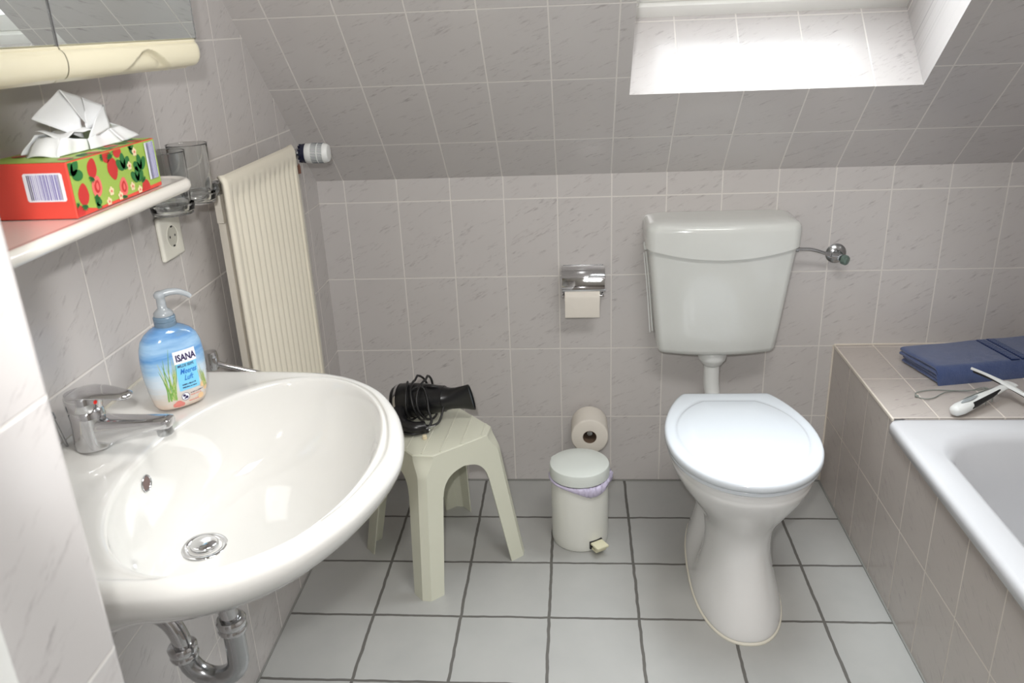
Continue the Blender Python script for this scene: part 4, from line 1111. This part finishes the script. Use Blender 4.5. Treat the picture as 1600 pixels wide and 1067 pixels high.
    sheet([T, (-.384, -1.200, 1.310), (-.380, -1.205, 1.272), Cc], 8, .001, 2)
    sheet([(-.384, -1.200, 1.310), Rr, (-.372, -1.182, 1.272), (-.378, -1.215, 1.270)], 8, .001, 3)
    # folded-over flap
    sheet([Rr, (-.368, -1.170, 1.266), (-.366, -1.236, 1.258), (-.368, -1.205, 1.282)], 8, .001, 4)
    # swelling base around the slot
    zs = z+.0015
    sheet([(-.372, -1.300, zs), (-.366, -1.235, zs), (-.366, -1.236, 1.259), (-.376, -1.282, 1.266)], 10, .003, 5)
    sheet([(-.366, -1.236, zs), (-.360, -1.165, zs), (-.370, -1.178, 1.266), (-.367, -1.237, 1.259)], 10, .003, 6)
    sheet([(-.360, -1.165, zs), (-.372, -1.100+.008, zs), (-.384, -1.118, 1.262), (-.372, -1.176, 1.268)], 10, .003, 7)
    sheet([(-.376, -1.282, 1.266), (-.372, -1.300, zs), (-.420, -1.296, zs), (-.412, -1.270, 1.268)], 8, .003, 8)
    sheet([(-.412, -1.275, 1.270), (-.425, -1.290, zs), (-.428, -1.12, zs), (-.405, -1.125, 1.272)], 12, .003, 9)
    sheet([(-.405, -1.125, 1.272), (-.384, -1.118, 1.262), (-.372, -1.092, zs), (-.428, -1.12, zs)], 8, .002, 10)
    sheet([(-.412, -1.275, 1.270), (-.376, -1.282, 1.266), (-.370, -1.178, 1.268), (-.405, -1.125, 1.272)], 10, .004, 11)
    o = b.done('tissue', M['tissue'], parent=t, smooth=22); so = o.modifiers.new('s', 'SOLIDIFY'); so.thickness = .0005
    label(o, 'white paper tissue sticking out of the slot')
tissues()

def tumblers():
    ys = (-.972, -.882); xc = -.402; zb = 1.103
    t = thing('tumbler_holder', 'clear and chrome double tumbler holder on the left wall', 'tumbler holder', (XL, -.927, zb))
    b = B(); b.lathe([(.019, 0), (.019, .004), (.012, .008), (.008, .02)], frame((XL, -.927, zb+.012), (1, 0, 0)), 28); b.cyl((XL+.01, -.927, zb+.012), (xc, -.927, zb+.012), .004); b.done('bracket', M['chrome'], parent=t)
    for y in ys:
        b = B(); b.lathe([(.030, -.003), (.034, -.002), (.0355, .004), (.0365, .014), (.0355, .015), (.0335, .005), (.030, .001)], Matrix.Translation((xc, y, zb)), 40); b.done('cup_dish', M['glass'], parent=t, smooth=60)
    proto = None
    for i, y in enumerate(ys):
        nm = ('clear tumbler in the holder, half hidden by the end of the shelf', 'clear tumbler in the holder, nearer the radiator')[i]
        g = thing('drinking_glass', nm, 'glass', (xc, y, zb+.0015), 'tumblers in the wall holder')
        b = B(); b.lathe([(.0275, .0022), (.0295, .003), (.031, .012), (.0335, .06), (.0348, .098), (.0355, .1), (.0342, .1), (.0330, .098), (.0315, .06), (.029, .014), (.027, .009), (.001, .009)], Matrix.Translation((xc, y, zb+.0015)), 48)
        # vertical panels: keep round rim, faint facets through bump in glass
        b.done('tumbler', M['glass'], parent=g, smooth=60)
tumblers()

# ================================================================== SOCKET
def socket():
    c = Vector((XL, -.899, 1.044))
    t = thing('wall_socket', 'white power socket on the left wall under the tumblers', 'socket', c)
    m = frame(c, (1, 0, 0), (0, 1, 0))
    b = B(); b.box((-.040, -.040, 0), (.040, .040, .009), .005, 3, m)
    b.done('face_plate', M['socket'], parent=t, smooth=50)
    b = B(); b.lathe([(.0215, .0085), (.0215, .0095), (.0198, .0098), (.0192, .0092), (.0190, .0091), (.0185, .0090)], m, 40, False, False); rm = b.done('socket_rim', M['socket'], parent=t)
    b = B(); b.lathe([(.0192, .00915), (.0001, .00915)], m, 40, False, False); 
    b.done('socket_well', simple('socket_shade', srgb(196, 194, 182), .5), parent=rm, smooth=0)
    b = B()
    for sg in (-1, 1):
        b.lathe([(.0024, .0093), (.0001, .0093)], m @ Matrix.Translation((sg*.0095, 0, 0)), 14, False, False)
        b.box((-.003, sg*.0175-.0015, .0091), (.003, sg*.0175+.0015, .0105), .0004, 1, m)
    label(b.done('contact', M['black'], parent=rm), 'dark contact holes and earth clips')
socket()

# ================================================================== MIRROR CABINET
def cabinet():
    t = thing('mirror_cabinet', 'cream bathroom cabinet with mirrored doors on the left wall', 'cabinet', (XL, -1.32, 1.36))
    YS = -1.316
    # door planes: seam at x=-.33; doors stand slightly askew
    b = B(); b.prism([(XL, YS-.383), (-.368, YS-.383), (-.352, YS-.02), (-.350, YS+.02), (-.336, YS+.326), (XL, YS+.326)], 1.362, 2.02); b.done('cabinet_body', M['cream'], parent=t, smooth=0)
    for i in range(2):
        sgn = 1 if i == 0 else -1
        ang = math.radians(4.3 if i == 0 else 2.6)
        Ld = .330 if i == 0 else .386
        # local frame: u along the door away from the seam, v outward
        du = Vector((math.sin(ang)*sgn, math.cos(ang)*sgn, 0)) ; dv = Vector((math.cos(ang), -math.sin(ang), 0))
        S0 = Vector((-.3335, YS+sgn*.0012, 0))
        m = Matrix(((du.x, dv.x, 0, S0.x), (du.y, dv.y, 0, S0.y), (0, 0, 1, 0), (0, 0, 0, 1)))
        b = B(); b.box((0, -.017, 1.376), (Ld, 0, 2.02), .002, 2, m); d = b.done('cabinet_door', M['cream'], parent=t)
        label(d, ('mirrored door nearer the radiator', 'mirrored door nearer the partition wall')[i])
        b = B(); b.box((.0015, .0001, 1.3775), (Ld-.0015, .0035, 2.0185), .0006, 1, m); b.done('mirror', M['mirror'], parent=d)
        for a0, a1 in ((-.0003, .0016), (Ld-.0016, Ld+.0003)):
            b = B(); b.box((a0, 0, 1.376), (a1, .0042, 2.0185), .0004, 1, m); label(b.done('edge_strip', M['chrome_dull'], parent=d), 'thin bright metal strip at the mirror edge')
        P_ = [(-.001, 1.3762), (.0035, 1.3762), (.005, 1.3738), (.0047, 1.3725), (.0067, 1.3715), (.0095, 1.369), (.0113, 1.3655), (.0123, 1.361), (.0125, 1.356), (.0119, 1.351), (.0105, 1.3465), (.008, 1.3425), (.0045, 1.3395), (-.0005, 1.3380), (-.0075, 1.3375), (-.0155, 1.338), (-.016, 1.3762)]
        P_ = [(p.x, p.y) for p in spline([(a_, c_, 0) for a_, c_ in P_], 3)]
        K = 48; uc = SCOOP if i == 0 else .2; yr = .020
        def f(u, v):
            k_ = int(round(v*K)); x, z = P_[k_]; yy = Ld*u; e = Ld-yy
            if e < yr and 0 < k_ < K:
                q = math.sqrt(max(0.0, 1-(1-e/yr)**2)); x = -.001+(x+.001)*q
                if k_ > 24: z = 1.356+(z-1.356)*max(.15, q)
            a = abs(yy-uc)/.075
            if a < 1 and 12 < k_ < 45:
                top_ = 1.338+.028*(.5+.5*math.cos(PI*a)); s_ = max(0, min(1, (top_-z)/.0025)); x -= .011*s_*(.4+.6*min(1, (top_-1.338)/.012))
            return m @ Vector((yy, x, z))
        b = B(); b.grid(f, 200, K); b.done('handle_strip', M['cream'], parent=d, smooth=50)
SCOOP = .178
cabinet()

# ================================================================== RADIATOR
def radiator():
    ya, yb = -.400, -.815; xf = -.370; zt, zb = 1.136, .255
    t = thing('radiator', 'tall narrow cream panel radiator on the left wall', 'radiator', (-.41, (ya+yb)/2, zb))
    n = 12
    # fluted front panel: flat head and foot, vertical grooves between
    ny, nz = n*10, 60
    def f(u, v):
        y = yb+(ya-yb)*u; z = zb+(zt-zb)*v
        uu = (u-.055)/(.89)
        fl = 0
        if 0 <= uu <= 1:
            ph = (uu*n) % 1; fl = (.5-.5*math.cos(2*PI*ph))**.7
        dz = min((zt-.034-z)/.024, (z-zb-.05)/.028, 1); dz = max(0, dz)
        x = xf-.0075*(1-fl)*dz*(1 if 0 <= uu <= 1 else 0)
        e = min(u, 1-u)*(ya-yb)
        if e < .006: x -= (.006-e)*.9
        ez = zt-z
        if ez < .008: x -= (.008-ez)*.8
        return (x, y, z)
    b = B(); b.grid(f, ny, nz); o = b.done('front_panel', M['rad'], parent=t, smooth=60); so = o.modifiers.new('s', 'SOLIDIFY'); so.thickness = .012; so.offset = 1 if False else -1
    b = B(); b.box((-.418, -.775, zb+.03), (-.402, -.43, zt-.058), .004); b.done('back_panel', M['radw'], parent=t)
    b = B(); b.box((-.402, -.765, zb+.04), (-.384, -.44, zt-.064), .002); b.box((XL, -.62, .90), (-.417, -.58, .94), .002); b.box((XL, -.52, .90), (-.417, -.48, .94), .002); b.done('convector_core', M['radw'], parent=t)
    # vent plug at the near top corner
    pz = 1.110
    b = B(); m = frame((-.400, -.742, pz), (0, -1, 0)); b.lathe([(.015, 0), (.015, .045), (.013, .05)], m, 28); b.box((-.412, -.79, pz-.07), (-.398, -.74, pz-.015), .002)
    pb = b.done('plug_body', M['radw'], parent=t)
    b = B(); b.lathe([(.0145, .045), (.0145, .052), (.0125, .054), (.0125, .062), (.011, .064), (.001, .064)], m, 28); b.lathe([(.005, .0635), (.0045, .067), (.001, .067)], m, 14); label(b.done('vent_plug', M['chrome_dull'], parent=pb), 'metal vent plug')
    # thermostat valve beyond the far end
    v0 = Vector((-.412, -.33, 1.101))
    b = B(); b.cyl((-.41, -.41, 1.101), (-.41, -.30, 1.101), .011); b.lathe([(.012, 0), (.014, .006), (.0145, .012)], frame((-.405, -.30, 1.1), (1, 0, 0)), 20); b.done('valve_body', M['chrome_dull'], parent=t)
    m = frame((-.396, -.30, 1.1), (1, .02, -.01), (0, 0, 1))
    b = B(); b.lathe([(.015, 0), (.018, .002), (.022, .007), (.0235, .011), (.0235, .0155)], m, 32)
    for q in range(12):
        a = q/12*2*PI; b.box((.0155, -.0015, .0), (.0225, .0015, .010), 0, 1, m @ Matrix.Rotation(a, 4, 'Z'))
    label(b.done('collar', M['navy'], parent=t, smooth=40), 'dark blue collar of the thermostat')
    b = B(); b.lathe([(.0225, .0158), (.0238, .017), (.0242, .03), (.0238, .06), (.0225, .068), (.0195, .0725), (.001, .074)], m, 40)
    th = b.done('thermostat_head', M['white_pl'], parent=t, smooth=50)
    b = B()
    for q in range(40):
        a = q/40*2*PI
        b.box((.0232, -.0007, .032), (.02445, .0007, .046), 0, 1, m @ Matrix.Rotation(a, 4, 'Z')); b.box((.0232, -.0007, .0485), (.0243, .0007, .060), 0, 1, m @ Matrix.Rotation(a, 4, 'Z'))
    label(b.done('vent_slot', M['dgrey'], parent=th), 'ring of dark vent slots')
    p = thing('heating_pipe', 'pale vertical heating pipe in the corner beside the radiator', 'pipe', (-.425, -.262, 0))
    b = B(); b.tube([(-.425, -.262, 0), (-.425, -.262, .9), (-.425, -.262, 1.06), (-.422, -.275, 1.085), (-.415, -.295, 1.1)], .0085, 20); b.done('pipe_run', M['pipe'], parent=p, smooth=60)
    b = B(); b.lathe([(.0135, 0), (.0135, .018), (.0115, .024)], Matrix.Translation((-.425, -.262, 1.045)), 6); label(b.done('pipe_nut', M['stain'], parent=p), 'brownish metal nut')
radiator()

# ================================================================== TOWEL RAIL beside the basin
def rail():
    z = .790; y = -.862
    t = thing('towel_rail', 'chrome towel rail behind the far end of the washbasin', 'towel rail', (XL, y, z))
    b = B(); b.lathe([(.018, 0), (.018, .004), (.012, .008), (.009, .012)], frame((XL, y, z-.004), (1, 0, 0)), 24); b.done('wall_mount', M['chrome'], parent=t)
    b = B(); b.lathe([(.001, .015), (.012, .013), (.0135, .008), (.0135, -.02), (.012, -.024)], Matrix.Translation((XL+.02, y, z)), 24); b.done('swivel_knob', M['chrome'], parent=t)
    b = B(); b.tube([(XL+.02, y, z-.010), (XL+.06, y+.010, z-.026), (XL+.20, y+.045, z-.082)], .0055, 12); b.done('rail_arm', M['chrome'], parent=t)
rail()

# ================================================================== LIGHT, WORLD, CAMERA
w = bpy.data.worlds.new('World'); bpy.context.scene.world = w; w.use_nodes = True
nt = w.node_tree; nt.nodes.clear()
bg = nt.nodes.new('ShaderNodeBackground'); wo = nt.nodes.new('ShaderNodeOutputWorld')
bg.inputs[0].default_value = (.93, .965, 1, 1); bg.inputs[1].default_value = 22.0
nt.links.new(bg.outputs[0], wo.inputs[0])

def area(name, loc, rot, size, sizey, power, col, shape='RECTANGLE'):
    l = bpy.data.lights.new(name, 'AREA'); l.shape = shape; l.size = size
    if shape in ('RECTANGLE', 'ELLIPSE'): l.size_y = sizey
    l.energy = power; l.color = col
    o = bpy.data.objects.new(name, l); C.objects.link(o); o.matrix_world = rot; o.location = loc; return o
pt = SP((HX0+HX1)/2, (HT0+HT1)/2, D+.10)
mrot = frame((0, 0, 0), (0, sa, ca), (1, 0, 0))     # light -Z looks into the room
po = area('sky_portal', pt, mrot, (HX1-HX0), (HT1-HT0), 1, (1, 1, 1)); po.data.cycles.is_portal = True

cam = bpy.data.cameras.new('cam'); co_ = bpy.data.objects.new('camera', cam); C.objects.link(co_)
co_.location = (.28202, -2.31242, 1.38304); co_.rotation_euler = (1.19966, .03947, .07099)
cam.sensor_fit = 'HORIZONTAL'; cam.sensor_width = 36; cam.lens = 1286.82/1600*36
cam.clip_start = .02
cam.dof.use_dof = True; cam.dof.focus_distance = 1.9; cam.dof.aperture_fstop = 8
bpy.context.scene.camera = co_

# the camera's flash, a little above and left of the lens; its beam fades towards the frame edge
l = bpy.data.lights.new('camera_flash', 'SPOT'); l.energy = 50; l.color = (1, .985, .97); l.shadow_soft_size = .022; l.spot_size = math.radians(66); l.spot_blend = .42
fl = bpy.data.objects.new('camera_flash', l); C.objects.link(fl); fl.location = (.24, -2.31, 1.49); fl.rotation_euler = co_.rotation_euler
# added soft fill light under the ceiling, raises the ambient level; no real lamp
hl = area('ambient_fill', (.75, -1.62, 2.26), Matrix.Identity(4), .8, .4, 18, (1, .985, .96))

sc = bpy.context.scene
sc.view_settings.view_transform = 'Standard'; sc.view_settings.look = 'None'; sc.view_settings.gamma = 1; sc.view_settings.use_curve_mapping = False
sc.view_settings.exposure = 0.0
try:
    sc.cycles.max_bounces = 10; sc.cycles.diffuse_bounces = 6; sc.cycles.glossy_bounces = 5; sc.cycles.transmission_bounces = 8; sc.cycles.transparent_max_bounces = 12
    sc.cycles.caustics_reflective = True; sc.cycles.caustics_refractive = False; sc.cycles.blur_glossy = .5; sc.cycles.sample_clamp_indirect = 6
    sc.cycles.use_denoising = True
except Exception: pass
